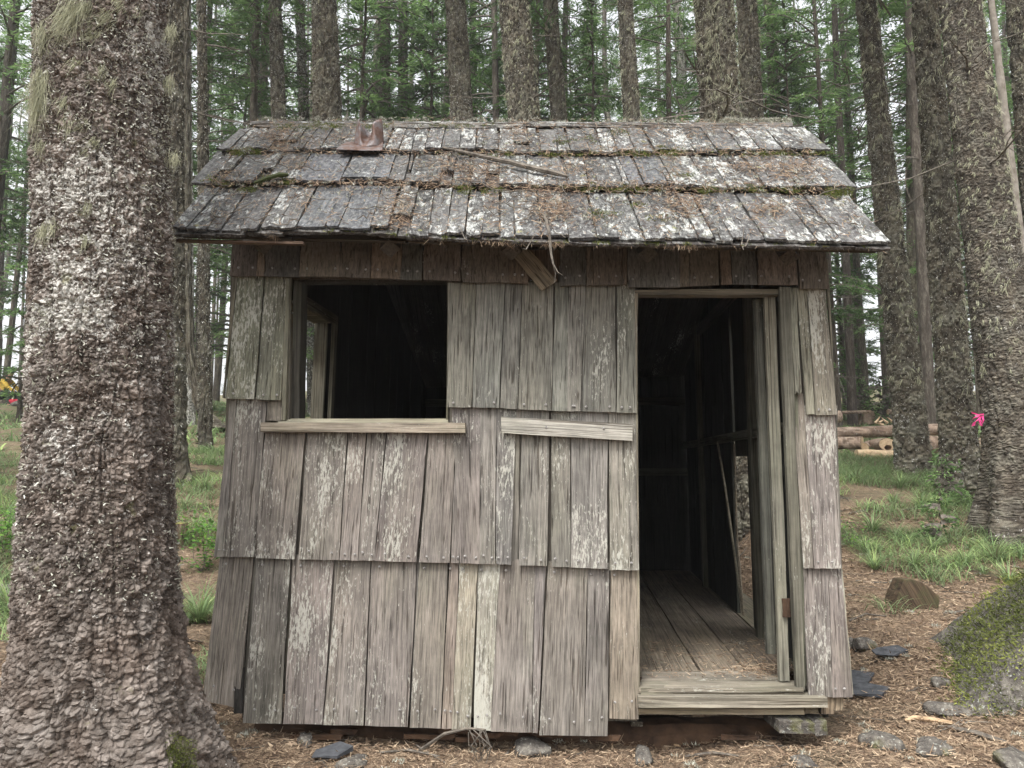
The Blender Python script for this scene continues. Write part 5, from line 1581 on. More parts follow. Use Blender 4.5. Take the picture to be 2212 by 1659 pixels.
m = sliver_mesh('moss_coat', P, unit(N * .8 + rng.normal(size=(n_, 3)) * .7 + np.array([0, 0, -.15])), rng.uniform(.008, .026, n_), rng.uniform(.004, .008, n_), [M_MOSS], np.clip(.46 + .75 * fbm(P[:, 0] * 5, P[:, 1] * 5, P[:, 2] * 5, 61, 3) + rng.normal(0, .16, n_), 0, 1), nseg=1)
o = link('moss_coat', m, bld, Matrix.Translation(bc)); o['kind'] = 'stuff'

rocks = [  # px, py (foot), radius m, squash, label
    ((1868, 1400), .10, (1.2, .9, .8), 'grey lichened rock beside the right foot of the hut'), ((1838, 1395), .07, (1, .9, .8), 'small rock tucked under the right corner of the hut'),
    ((2050, 1535), .12, (1.4, .9, .45), 'flat pale rock at the foot of the mossy boulder'), ((2035, 1480), .09, (1.0, .8, .6), 'pinkish small rock just left of the mossy boulder'),
    ((1905, 1610), .13, (1.0, .8, .6), 'brown angular rock in the needles at the lower right'), ((2020, 1625), .10, (1.3, .9, .6), 'mossy flat stone near the bottom edge at the right'),
    ((1390, 1640), .09, (1.4, .8, .8), 'lichen covered stone in front of the doorway at the bottom edge'), ((1145, 1625), .12, (1.2, .9, .6), 'rounded mossy stone below the bottom shingles near the twig'),
    ((765, 1650), .10, (1.2, .8, .35), 'dark flat stone in the needles below the left of the hut'), ((660, 1602), .06, (1.2, .9, .7), 'small mossy stone under the left end of the foundation'),
    ((402, 990), .08, (1, 1, .9), 'little pale rock in the grass left of the hut'), ((1730, 1650), .08, (1.2, .9, .5), 'small tan stone near the bottom edge right of the doorway'), ((20, 1280), .2, (1.5, 1, .5), 'flat grey rock at the left edge behind the foreground tree'),
    ((2190, 1650), .12, (1.4, 1, .5), 'dark half buried stone in the bottom right corner')]
for i, (pp, r_, sq, lab) in enumerate(rocks):
    p = on_ground(*pp)
    o = link('rock', rock_mesh('rock', r_ * .66, 60 + i, sq, .30, 36), None, Matrix.Translation(p + Vector((0, 0, r_ * sq[2] * .12))) @ Matrix.Rotation(i * 1.3, 4, 'Z'))
    tag(o, lab, 'rock')
# stacked stone under the doorway
for k, (x0, x1) in enumerate(((1666, 1712), (1713, 1740), (1741, 1768))):
    p = fr((x0 + x1) / 2, 1556, -.03); w = (x1 - x0) / F * 3.4
    V, Fs = box_geo((0, 0, 0), (w, .2, .05)); V = [v + Vector((rnd.uniform(-.006, .006), rnd.uniform(-.006, .006), rnd.uniform(-.006, .006))) for v in V]
    ob = link('shim_stone', poly_mesh('shim_stone', V, Fs, [M_ROCK]), None, Matrix.Translation(p))
    tag(ob, ('wide flat shim stone under the right end of the doorstep', 'middle shim stone under the right end of the doorstep', 'rightmost shim stone under the right end of the doorstep')[k], 'stone')

# sawn wood chunk
ch = on_ground(1965, 1306)
def chunk():
    prof = [(-.165, .0), (-.130, .10), (-.085, .205), (-.03, .205), (.04, .185), (.10, .135), (.155, .085), (.14, .01), (.045, -.02)]
    V, Fs = [], []
    n = len(prof)
    for dy in (-.11, .11):
        for (x, z) in prof: V.append(Vector((x + .03 * (dy > 0), dy, z * (.9 if dy > 0 else 1) - .015)))
    Fs.append(tuple(range(n))[::-1]); Fs.append(tuple(range(n, 2 * n)))
    for i in range(n): Fs.append((i, (i + 1) % n, n + (i + 1) % n, n + i))
    return V, Fs
s = NT('old_sawn_wood'); cc = s.coord((1, 1, 1)); rot_ = s.n('ShaderNodeMapping'); rot_.inputs['Rotation'].default_value = (0, math.radians(28), 0); s.l(cc, rot_.inputs[0])
mm_ = s.n('ShaderNodeVectorMath', operation='MULTIPLY'); s.l(rot_.outputs[0], mm_.inputs[0]); mm_.inputs[1].default_value = (70, 20, 3)
g1 = s.noise(mm_.outputs[0], 1, 4, .6); g2 = s.noise(s.coord(), 10, 4)
s.col(s.mix(s.ramp(g2, [(.5, 0.0), (.7, .7)]), s.ramp(g1, [(.3, (.02, .014, .010)), (.5, (.065, .045, .028)), (.75, (.13, .09, .055))]), (.055, .06, .025, 1))); s.bump(g1, .8, .008)
M_OLD = s.m
o = link('wood_chunk', poly_mesh('wood_chunk', *chunk(), [M_OLD]), None, Matrix.Translation(ch))
mo = o.modifiers.new('b', 'BEVEL'); mo.width = .008; mo.segments = 2
tag(o, 'split brown wood chunk with a sawn pentagonal face on the needles right of the hut', 'wood chunk')

# fallen dark roof shingles
M_SLATE = flat_mat('dark_fallen_shingle', (.03, .032, .036), (.075, .078, .085), 25)
def slab(px, py, pts, zrot, label, th=.008):
    p = on_ground(px, py); n = len(pts)
    V = [Vector((x, y, .0 + .02 * math.sin(x * 9))) for x, y in pts] + [Vector((x, y, -th)) for x, y in pts]
    Fs = [tuple(range(n)), tuple(range(n, 2 * n))[::-1]] + [(i, n + i, n + (i + 1) % n, (i + 1) % n) for i in range(n)]
    o_ = link('fallen_shingle', poly_mesh('fallen_shingle', V, Fs, [M_SLATE]), None, Matrix.Translation(p + Vector((0, 0, .035))) @ Matrix.Rotation(zrot, 4, 'Z') @ Matrix.Rotation(.12, 4, 'X'))
    tag(o_, label, 'shingle')
slab(1845, 1478, [(-.16, -.08), (.02, -.10), (.12, .02), (-.02, .14), (-.16, .12)], 0, 'dark grey fallen shingle half under the right corner of the hut')
slab(1868, 1502, [(-.12, -.07), (.06, -.09), (.12, -.01), (.02, .07), (-.12, .06)], -.2, 'dark rounded shingle scrap lying just in front of the right corner')
slab(1922, 1420, [(-.09, -.02), (-.02, -.06), (.09, -.03), (.08, .05), (-.03, .07), (-.08, .04)], .1, 'small black shingle scrap on the path by the lichened rock')
slab(715, 1640, [(-.08, -.02), (.02, -.06), (.09, -.01), (.04, .06), (-.06, .04)], .3, 'dark shingle scrap in the needles below the left of the hut')

# bare sticks on the ground near the camera
def stick(name, pix, rad, label, mat=M_TWIG, dz=.012, sub=0):
    pts = [on_ground(*q) + Vector((0, 0, dz)) for q in pix]
    parts = [tube_geo(pts, rad, 6)]
    o_ = link(name, poly_mesh(name, *merge(parts), [mat])); tag(o_, label, 'stick'); return o_
M_PALE = flat_mat('pale_peeled_stick', (.25, .17, .10), (.50, .36, .23), 20)
stick('peeled_stick', [(1955, 1562), (1975, 1556), (2010, 1560), (2058, 1568)], [.006, .011, .012, .009], 'pale peeled stick lying right of the doorway', M_PALE)
stick('fallen_branch', [(1400, 1604), (1420, 1606), (1470, 1618)], [.008, .010, .004], 'orange splintered wood piece below the doorstep', M_PALE)
stick('fallen_branch', [(2060, 1580), (2110, 1590), (2170, 1610), (2211, 1640)], [.012, .012, .010, .008], 'dark crooked branch below the mossy boulder')
for q_, r_, lb in ((((1835, 1112), (1880, 1104), (1930, 1108), (1975, 1100)), [.012, .014, .012, .008], 'grey branch lying across the bare ground right of the hut'),
                 (((1995, 1150), (2040, 1140), (2090, 1148)), [.010, .012, .006], 'short dead branch before the foot of the thickest right trunk'),
                 (((2130, 1175), (2170, 1190), (2211, 1200)), [.008, .010, .009], 'thin branch lying at the right edge above the boulder'),
                 (((1835, 1345), (1870, 1330), (1915, 1335)), [.005, .007, .004], 'thin crooked stick on the needles left of the wood chunk'),
                 (((2040, 1330), (2090, 1322), (2150, 1335)), [.006, .007, .004], 'thin crooked stick on the needles right of the wood chunk'),
                 (((385, 1395), (410, 1388), (440, 1392)), [.006, .008, .005], 'stick lying between the foreground trunk and the left wall'),
                 (((1480, 1640), (1540, 1632), (1600, 1640)), [.005, .007, .004], 'grey stick lying before the doorstep at the bottom edge'),
                 (((820, 1632), (880, 1626), (950, 1640)), [.004, .006, .003], 'grey twig lying below the bottom shingles, left of the spray of twigs')):
    stick('fallen_branch', q_, r_, lb)
# bundle of dead twigs by the bottom shingles
pts = [on_ground(905, 1622), fr(960, 1585, .12), fr(1010, 1573, .14), fr(1047, 1576, .14)]
parts = [tube_geo(pts, [.008, .007, .005, .004], 6)]
for k in range(10):
    q0 = fr(rnd.uniform(1010, 1048), rnd.uniform(1574, 1582), .14); q2 = on_ground(rnd.uniform(1020, 1055), rnd.uniform(1640, 1658)); mdl = (q0 + q2) / 2 + Vector((rnd.uniform(-.05, .05), -.02, .01))
    parts.append(tube_geo([q0, mdl, q2 + Vector((0, 0, .01))], [.003, .0025, .0015], 4))
o = link('dead_twig_spray', poly_mesh('dead_twig_spray', *merge(parts), [M_TWIG])); tag(o, 'grey dead branch with a spray of thin twigs under the bottom shingles', 'branch')

# litter on the ground
def scatter_ground(n, x0, x1, y0, y1, p=1.0):
    x = rng.uniform(x0, x1, n); y = y0 + (y1 - y0) * rng.uniform(0, 1, n) ** p
    k = ~((x > HX0 + .05) & (x < HX1 - .25) & (y > HY0) & (y < HY1))
    x, y = x[k], y[k]
    return np.stack([x, y, terr(x, y)], 1)
P = np.concatenate([scatter_ground(60000, -2.6, 3.6, 2.7, 4.4), scatter_ground(42000, 1.2, 6, 4.2, 8), scatter_ground(16000, -6, -1.1, 4.0, 9)])
n_ = len(P); P[:, 2] += rng.uniform(.004, .022, n_)
Dv = unit(np.stack([rng.normal(size=n_), rng.normal(size=n_), rng.normal(0, .22, n_)], 1))
dist = np.hypot(P[:, 0], P[:, 1])
m = sliver_mesh('needle_carpet', P, Dv, rng.uniform(.012, .040, n_) * (1 + (dist - 3) * .12), rng.uniform(.0026, .0052, n_) * (1 + (dist - 3) * .25), [M_LITTER], np.clip(rng.beta(1.6, 1.5, n_), 0, 1), up=np.tile([0, 0, 1.0], (n_, 1)) + rng.normal(size=(n_, 3)) * .4, nseg=1)
tag(link('needle_carpet', m), 'carpet of tan fallen needles covering the forest floor', 'needle litter', kind='stuff')
# bark chips and leaves
P = np.concatenate([scatter_ground(2600, -3, 4, 2.7, 5), scatter_ground(2600, 1.2, 8, 4.5, 11), scatter_ground(1800, -9, -1.1, 4.5, 12)]); n_ = len(P); P[:, 2] += rng.uniform(.003, .012, n_)
Dv = unit(np.stack([rng.normal(size=n_), rng.normal(size=n_), rng.normal(0, .25, n_)], 1))
m = sliver_mesh('bark_chips', P, Dv, rng.uniform(.012, .045, n_), rng.uniform(.008, .022, n_), [M_LITTER], rng.uniform(0, 1, n_) ** 1.3, up=np.tile([0, 0, 1.0], (n_, 1)) + rng.normal(size=(n_, 3)) * .35, nseg=1)
tag(link('bark_chips', m), 'brown bark chips strewn over the forest floor', 'bark chips', kind='stuff')
# twigs
parts = []
for P_, k in ((scatter_ground(330, -3, 4, 2.7, 4.6), 0), (scatter_ground(420, 1.3, 8, 4.6, 12), 1), (scatter_ground(260, -9, -1.2, 4.6, 12), 1)):
    for p in P_:
        a = rnd.uniform(0, 6.28); L_ = rnd.uniform(.06, .30) * (1 + k * .6); d = Vector((math.cos(a), math.sin(a), 0)); q = []
        for j in range(4):
            v_ = Vector(p) + d * L_ * j / 3 + Vector((rnd.gauss(0, .008), rnd.gauss(0, .008), 0)); q.append(v_)
        zs_ = terr(np.array([v_.x for v_ in q]), np.array([v_.y for v_ in q]))
        q = [Vector((v_.x, v_.y, z_ + .010)) for v_, z_ in zip(q, zs_)]
        r_ = rnd.uniform(.0016, .0045) * (1 + k * .5)
        parts.append(tube_geo(q, [r_, r_, r_ * .8, r_ * .5], 3, False))
V, Fs = merge(parts)
tag(link('ground_twigs', poly_mesh('ground_twigs', V, Fs, [M_TWIG])), 'dead grey twigs strewn over the forest floor', 'twigs', kind='stuff')
# pale lichen tufts fallen on the ground
P = np.concatenate([scatter_ground(110, -2.2, 3.6, 2.75, 4.3), scatter_ground(70, 1.3, 5, 4.3, 7)])
m = fuzzy('fallen_lichen', [Vector(p) + Vector((0, 0, .012)) for p in P], list(rng.uniform(.008, .026, len(P))), UP, 34, M_CRUST, (.006, .018), .004)
tag(link('fallen_lichen', m), 'pale grey green lichen tufts fallen on the forest floor', 'lichen', kind='stuff')
# debris on the hut floor by the threshold
P = np.array([tuple(on_z(rnd.gauss(1650, 40), rnd.gauss(1445, 9), FLZ + .02)) for _ in range(500)] + [tuple(on_z(rnd.uniform(1395, 1700), rnd.uniform(1380, 1462), FLZ + .018)) for _ in range(600)]); n_ = len(P)
m = sliver_mesh('doorway_litter', P, unit(np.stack([rng.normal(size=n_), rng.normal(size=n_), rng.normal(0, .25, n_)], 1)), rng.uniform(.01, .035, n_), rng.uniform(.002, .005, n_), [M_LITTER], rng.uniform(0, 1, n_))
tag(link('doorway_litter', m), 'dry needles and chips blown onto the floor boards inside the doorway', 'needle litter', kind='stuff')

# ---- grass
def tuft_mesh(seed, n, L, w, droop, spread):
    r_ = np.random.default_rng(seed)
    a = r_.uniform(0, 2 * math.pi, n); out = np.stack([np.cos(a), np.sin(a), np.zeros(n)], 1)
    P = out * r_.uniform(0, spread, n)[:, None]
    D = unit(out * r_.uniform(.1, .9, n)[:, None] + [0, 0, 1])
    Ls = r_.uniform(.5, 1, n) * L
    bend = (out * r_.uniform(.2, .7, n)[:, None] + np.array([0, 0, -1]) * r_.uniform(.2, 1, n)[:, None] * droop) * Ls[:, None]
    m_ = sliver_mesh('blades', P, D, Ls, np.full(n, w), [M_GRASS], np.clip(r_.normal(.5, .2, n), 0, 1), up=np.cross(out, [0, 0, 1.0]) * 0 + out, nseg=4, bend=bend)
    return m_
TU = [tuft_mesh(1, 90, .34, .006, .55, .03), tuft_mesh(2, 70, .28, .006, .7, .04), tuft_mesh(3, 110, .40, .007, .6, .04)]
def tuft(px, py, k, sc, label):
    p = on_ground(px, py)
    o_ = link('grass_tuft', TU[k], None, Matrix.Translation(p) @ Matrix.Rotation(rnd.uniform(0, 6.28), 4, 'Z') @ Matrix.Scale(sc, 4))
    tag(o_, label, 'grass tuft'); return o_
for k_, (a_, b_, lb) in enumerate(((1850, 1040, 'pale grass tuft nearest the hut wall on the upper right slope'), (1900, 1030, 'light grass tuft on the upper right slope left of the leaning trunk'), (1945, 1055, 'grass tuft right at the foot of the tall leaning trunk'),
                                    (2040, 1105, 'grass tuft between the leaning trunk and the big right pair'), (1885, 1150, 'light grass tuft on the right slope below the grey branch'), (1935, 1165, 'lone light grass tuft above the wood chunk, farther up the slope'),
                                    (2150, 1215, 'light tuft of grass just below the thickest right trunk'), (400, 1100, 'light grass tuft beyond the mossy stump on the left'), (445, 1060, 'grass tuft near the foot of the slender trunk left of the hut'), (15, 1110, 'grass tuft at the left edge above the leafy shrubs'))):
    tuft(a_, b_, k_ % 2, 1.15, lb)
tuft(430, 1345, 2, 1.05, 'large arching beargrass tuft close to the left wall of the hut')
tuft(395, 1350, 1, .9, 'beargrass tuft between the foreground tree and the hut')
tuft(25, 1330, 2, 1.1, 'long bladed grass tuft at the left edge, behind the foreground tree')
tuft(50, 1300, 1, .9, 'shorter grass tuft touching the left side of the foreground tree')
tuft(1975, 1225, 0, .85, 'bright star shaped beargrass tuft left of the row above the wood chunk')
tuft(2015, 1190, 0, .85, 'bright yellow green beargrass tuft, uppermost of those above the wood chunk')
tuft(2085, 1222, 0, .8, 'low beargrass tuft right of the wood chunk, in the middle of the row')
tuft(2125, 1240, 1, .7, 'small dull green grass tuft right of the middle beargrass')
tuft(2180, 1262, 0, .95, 'bright beargrass tuft at the right edge above the boulder')
tuft(1990, 1098, 0, 1.0, 'yellow green grass tuft in front of the tall leaning trunk')
tuft(1930, 1085, 1, 1.0, 'green grass tuft left of the yellowish one under the leaning trunk')
tuft(2110, 1120, 0, .8, 'small grass tuft before the foot of the big right pair')
tuft(1870, 1195, 1, .9, 'dark green grass tuft close to the right wall of the hut')
tuft(1890, 1230, 2, .7, 'spreading grass tuft by the right wall of the hut, lower one')
# masses of grass
def grass_mass(name, pts, nb, L, w, label):
    P = np.repeat(pts, nb, 0); n = len(P)
    P = P + np.concatenate([rng.normal(0, .05, (n, 2)), np.zeros((n, 1))], 1)
    a = rng.uniform(0, 6.28, n); out = np.stack([np.cos(a), np.sin(a), np.zeros(n)], 1)
    Ls = rng.uniform(.4, 1, n) * L
    D = unit(out * rng.uniform(.1, .9, n)[:, None] + [0, 0, 1])
    bend = (out * .5 + np.array([0, 0, -.45])) * Ls[:, None]
    T = np.clip(.42 + .5 * fbm(P[:, 0] * 1.1, P[:, 1] * 1.1, None, 77, 3) + rng.normal(0, .16, n), 0, 1)
    m_ = sliver_mesh(name, P, D, Ls, w * rng.uniform(.7, 1.3, n), [M_GRASS], T, up=out, nseg=3, bend=bend)
    tag(link(name, m_), label, 'grass', kind='stuff')
def masked(P, thr, seed, sc=.5):
    return P[fbm(P[:, 0] * sc, P[:, 1] * sc, None, seed, 3) > thr]
gr = masked(scatter_ground(4200, 2.4, 9.5, 6.6, 12.0), -.30, 5)
gl = masked(scatter_ground(2600, -8, -1.6, 4.8, 12), -.24, 6)
gn = masked(scatter_ground(700, 2.0, 5.5, 5.2, 7.2), .02, 7, .9)
nl_ = masked(scatter_ground(260, -4.0, -1.45, 4.0, 6.0), -.10, 8, .9)
grass_mass('grass', np.concatenate([gr, gl]), 11, .30, .007, 'thin green grass spread over the slope on both sides of the hut')
grass_mass('near_grass', np.concatenate([gn, nl_]), 15, .26, .006, 'sparse grass blades in the needles near the hut')
P = masked(scatter_ground(9000, -26, 26, 11.5, 36, .9), -.22, 9, .3)
grass_mass('undergrowth', P, 7, .38, .03, 'low green undergrowth between the distant trunks')

# ---- leafy seedlings
def leafy(seed, h, spread, nst, nl, ls):
    r_ = np.random.default_rng(seed); parts = []; Pl, Dl = [], []
    for k in range(nst):
        a = r_.uniform(0, 6.28); d = np.array([math.cos(a) * .7, math.sin(a) * .7, 1]); p = np.zeros(3); pts = [p]
        for j in range(6):
            d = unit(d + r_.normal(size=3) * .25); p = p + d * h * r_.uniform(.8, 1.2) / 6; pts.append(p)
            for _ in range(nl):
                Pl.append(p + r_.normal(size=3) * spread * np.array([1, 1, .4])); Dl.append(np.array([r_.normal(), r_.normal(), r_.normal() * .3]))
        parts.append(tube_geo(pts, [.004, .0035, .003, .003, .002, .002, .001], 4))
    P = np.array(Pl); D = unit(np.array(Dl)); n = len(P); L = r_.uniform(.6, 1.2, n) * ls
    sdv = unit(np.cross(D, np.tile([0, 0, 1.0], (n, 1)) + r_.normal(size=(n, 3)) * .3))
    V = np.stack([P, P + D * (L * .45)[:, None] + sdv * (L * .3)[:, None], P + D * L[:, None], P + D * (L * .45)[:, None] - sdv * (L * .3)[:, None]], 1).reshape(-1, 3)
    fm2 = mesh_np('leaves', V, np.arange(n * 4).reshape(-1, 4), [M_LEAF]); attr(fm2, 'tint', np.repeat(np.clip(r_.normal(.5, .22, n), 0, 1), 4))
    return poly_mesh('stems', *merge(parts), [M_TWIG]), fm2
LF = [leafy(3, .42, .05, 6, 9, .045), leafy(4, .30, .06, 5, 8, .04)]
def plant(px, py, k, sc, label, sap=False):
    p = on_ground(px, py)
    o_ = thing('fir_seedling' if sap else 'leafy_shrub', p, label, 'seedling' if sap else 'shrub')
    M_ = Matrix.Translation(p) @ Matrix.Rotation(rnd.uniform(0, 6.28), 4, 'Z') @ Matrix.Scale(sc, 4)
    if sap: link('needles', SAP[k], o_, M_)
    else: link('stems', LF[k][0], o_, M_); link('leaves', LF[k][1], o_, M_)
plant(435, 1235, 0, 1.0, 'bright green leafy shrub between the foreground tree and the hut wall')
plant(462, 1190, 1, 1.0, 'small leafy shrub touching the left wall of the hut')
plant(405, 1175, 1, 1.1, 'light green leafy shrub beside the mossy stump')
plant(25, 1210, 0, 1.1, 'broad leafy shrub at the left edge behind the foreground tree')
plant(55, 1165, 1, 1.1, 'leafy shrub peeping out left of the foreground tree')
plant(8, 1180, 0, .9, 'leafy shrub half cut off by the left edge')
plant(480, 850, 1, 1.8, 'pale green shrub far off just left of the hut wall')
plant(1842, 1180, 1, .8, 'small leafy plant close to the right wall of the hut')
plant(2085, 1065, 0, 1.0, 'fir seedling with light tips before the big right pair', True)
plant(2040, 1085, 1, .9, 'low fir seedling left of the light tipped one at the big right pair', True)
plant(2035, 1180, 1, .8, 'small bushy fir seedling on the bare ground in front of the right trunks', True)
plant(2010, 905, 0, 2.2, 'dark green seedling clump between the leaning trunk and the big pair', True)
plant(1850, 912, 0, 2.0, 'seedling clump growing left of the sawn stump', True)
plant(1905, 912, 1, 2.2, 'seedling clump growing right of the sawn stump', True)

# ---- logs on the right
M_LOGB = bark_mat('log_bark', dark=(.05, .035, .025), mid=(.17, .125, .095), light=(.38, .30, .235))
def cut_mat():
    s_ = NT('fresh_cut_wood'); p_ = s_.coord(); n_ = s_.noise(p_, 20, 3)
    s_.col(s_.ramp(n_, [(.3, (.36, .25, .15)), (.7, (.55, .42, .28))])); return s_.m
M_CUT = cut_mat()
def log(x0, y0, x1, y1, w0, w1, d0, d1, label, name='felled_log', cat='log', mat=None, hollow=False):
    A = at_depth(x0, y0, d0); B = at_depth(x1, y1, d1)
    r0_, r1_ = w0 / 2 / F * d0, w1 / 2 / F * d1
    n = 22; k = 18
    pts = [A.lerp(B, i / (n - 1)) for i in range(n)]
    V, Fs = tube_geo(pts, [r0_ + (r1_ - r0_) * i / (n - 1) for i in range(n)], k)
    ax = (B - A).normalized()
    V2 = []
    for i, v in enumerate(V):
        c_ = pts[i // k]; rr = (v - c_)
        V2.append(c_ + rr * (1 + .12 * float(vnoise(np.array([v.x * 7]), np.array([v.y * 7]), np.array([v.z * 7]), 3)[0])))
    root_ = thing(name, ((A + B) / 2 - Vector((0, 0, r0_))), label, cat)
    m_ = poly_mesh('bark', V2, Fs[:-2], [mat or M_LOGB]); attr(m_, 'tint', rng.uniform(0, 1, len(V2))); attr(m_, 'lich', np.full(len(V2), .45))
    link('bark', m_, root_)
    for end, (c_, rr, sg) in enumerate(((A, r0_, -1), (B, r1_, 1))):
        ring = V2[:k] if end == 0 else V2[-k:]
        vv = [c_ + ax * sg * .004 + (q - c_) * .97 for q in ring]
        link('cut_face', poly_mesh('cut_face', vv, [tuple(range(k))], [M_CUT]), root_)
    return root_
log(1770, 937, 2100, 925, 25, 25, 13.2, 13.2, 'long pale barked log lying behind, topmost of the pile right of the hut')
log(1770, 956, 1862, 957, 28, 28, 12.4, 12.0, 'dark barked log in front of the pale one, ending at its cut near the hut')
log(1980, 962, 2120, 968, 42, 44, 12.0, 11.6, 'thick reddish log right of the leaning trunk')
log(1850, 981, 1940, 984, 20, 22, 11.6, 11.6, 'peeled pale split log lying in front of the pile', mat=M_CUT)
log(1865, 968, 1887, 962, 24, 25, 12.0, 12.4, 'short sawn round with a light crescent face, left of the hollow one')
log(1815, 891, 1880, 889, 7, 7, 20, 20, 'thin dark pole lying far back left of the sawn stump', 'fallen_pole', 'pole')
log(1918, 890, 1965, 886, 12, 12, 20, 20, 'thin grey pole lying far back right of the sawn stump', 'fallen_pole', 'pole')
log(1790, 902, 1815, 900, 26, 26, 17, 17, 'reddish log end far back against the right edge of the hut')
log(1990, 930, 2090, 935, 14, 14, 15, 15, 'slim fallen pole behind the thick reddish log', 'fallen_pole', 'pole')
# hollow round
A = at_depth(1917, 962, 11.7)
ring_o, ring_i = [], []
for k in range(28):
    a = 2 * math.pi * k / 28; lx = math.cos(a); lz = math.sin(a)
    ring_o.append((lx * .125 * (1 + .08 * math.sin(3 * a)), lz * .10 * (1.1 if lz > 0 else .8))); ring_i.append((.01 + lx * .06, -.035 + lz * .042))
hr = thing('hollow_log_round', A - Vector((0, 0, .08)), 'hollow sawn log round with a dark hole facing the camera, in the log pile', 'log')
V, Fs = [], []
for y_ in (0, .35):
    V += [A + Vector((x, y_, z)) for x, z in ring_o] + [A + Vector((x, y_, z)) for x, z in ring_i]
for k in range(28):
    j = (k + 1) % 28
    Fs += [(k, 28 + k, 28 + j, j), (56 + k, 56 + j, 84 + j, 84 + k), (28 + k, 84 + k, 84 + j, 28 + j)]
link('cut_face', poly_mesh('cut_face', V, Fs, [M_CUT]), hr)
m_ = poly_mesh('bark', [A + Vector((x * 1.06, y_, z * 1.06)) for y_ in (.004, .35) for x, z in ring_o], [(k, (k + 1) % 28, 28 + (k + 1) % 28, 28 + k) for k in range(28)], [M_LOGB]); attr(m_, 'tint', rng.uniform(0, 1, 56)); attr(m_, 'lich', np.full(56, .3))
link('bark', m_, hr)
link('hole_back', poly_mesh('hole_back', [A + Vector((x * 1.0, .30, z)) for x, z in ring_i], [tuple(range(28))], [M_ROT]), hr)

def stump(px, py, w, h, label, name='sawn_stump', moss=False, redm=None):
    p = on_ground(px, py); r_ = w / 2 / F * p.y; hh = h / F * p.y
    k = 20; V, Fs = [], []
    for (z, q) in ((-.05, 1.25), (hh * .3, 1.05), (hh, 1.0)):
        for i in range(k):
            a = 2 * math.pi * i / k; rr = r_ * q * (1 + .08 * math.sin(3 * a + px) + .04 * math.sin(7 * a)); V.append(p + Vector((math.cos(a) * rr, math.sin(a) * rr, z)))
    for j in range(2):
        for i in range(k): Fs.append((j * k + i, j * k + (i + 1) % k, (j + 1) * k + (i + 1) % k, (j + 1) * k + i))
    s_ = thing(name, p, label, 'stump')
    m_ = poly_mesh('bark', V, Fs, [M_LOGB]); attr(m_, 'tint', rng.uniform(0, 1, len(V))); attr(m_, 'lich', np.full(len(V), .3)); link('bark', m_, s_)
    link('cut_face', poly_mesh('cut_face', [v + Vector((0, 0, .002)) for v in V[-k:]], [tuple(range(k))], [M_CUT if not moss else M_MOSSF]), s_)
M_MOSSF = flat_mat('mossy_cut', (.10, .11, .02), (.32, .27, .10), 25)
stump(378, 1172, 42, 40, 'short cut stump with a yellow mossy top beside the foreground tree', moss=True)
stump(1873, 914, 34, 25, 'square looking reddish sawn stump behind the log pile')
stump(1800, 905, 22, 22, 'small stump far back at the right edge of the hut wall')
# root flare plank debris: torn red wood behind the logs
p = at_depth(1925, 916, 13.6)
V = []; parts = []
for k in range(7):
    q_ = p + Vector((rnd.uniform(-.3, .3), rnd.uniform(-.1, .1), rnd.uniform(-.05, .05)))
    parts.append(tube_geo([q_, q_ + Vector((rnd.uniform(-.15, .15), 0, rnd.uniform(.02, .14)))], [.03, .006], 4))
o = link('torn_wood', poly_mesh('torn_wood', *merge(parts), [M_CUT])); tag(o, 'torn splinters of orange wood on top of the log pile', 'splinters', kind='stuff')

# ---- people resting far left
def skin_body(name, joints, edges, mat, parent, sub=1):
    m_ = bpy.data.meshes.new(name); m_.from_pydata([tuple(j[:3]) for j in joints], edges, []); m_.materials.append(mat)
    o_ = link(name, m_, parent)
    md = o_.modifiers.new('s', 'SKIN'); 
    for i, j in enumerate(joints): 
        m_.skin_vertices[0].data[i].radius = (j[3], j[3]) 
    m_.skin_vertices[0].data[0].use_root = True
    o_.modifiers.new('u', 'SUBSURF').levels = sub; o_.modifiers[-1].render_levels = sub
    return o_
def ensure_skin(m_):
    if not m_.skin_vertices: pass
M_SKIN = flat_mat('skin', (.35, .20, .14), (.42, .25, .18), 5, .6)
M_YEL = flat_mat('yellow_shirt', (.50, .32, .05), (.68, .46, .09), 9)
M_TROU = flat_mat('dark_green_trousers', (.03, .04, .03), (.06, .07, .05), 9)
M_PACK = flat_mat('black_pack', (.012, .013, .015), (.05, .05, .055), 14)
M_HELM = flat_mat('dark_helmet', (.03, .035, .045), (.06, .07, .08), 3, .25, spec=.6)
M_BLUE = flat_mat('navy_cloth', (.02, .025, .07), (.04, .05, .12), 9)
M_RED = flat_mat('red_cloth', (.35, .02, .04), (.5, .05, .07), 9)
def ellipsoid(c_, r_, mat, name, parent, seed=1, rough=.05):
    o_ = link(name, rock_mesh(name, 1.0, seed, r_, rough, 24, mat), parent, Matrix.Translation(Vector(c_))); return o_
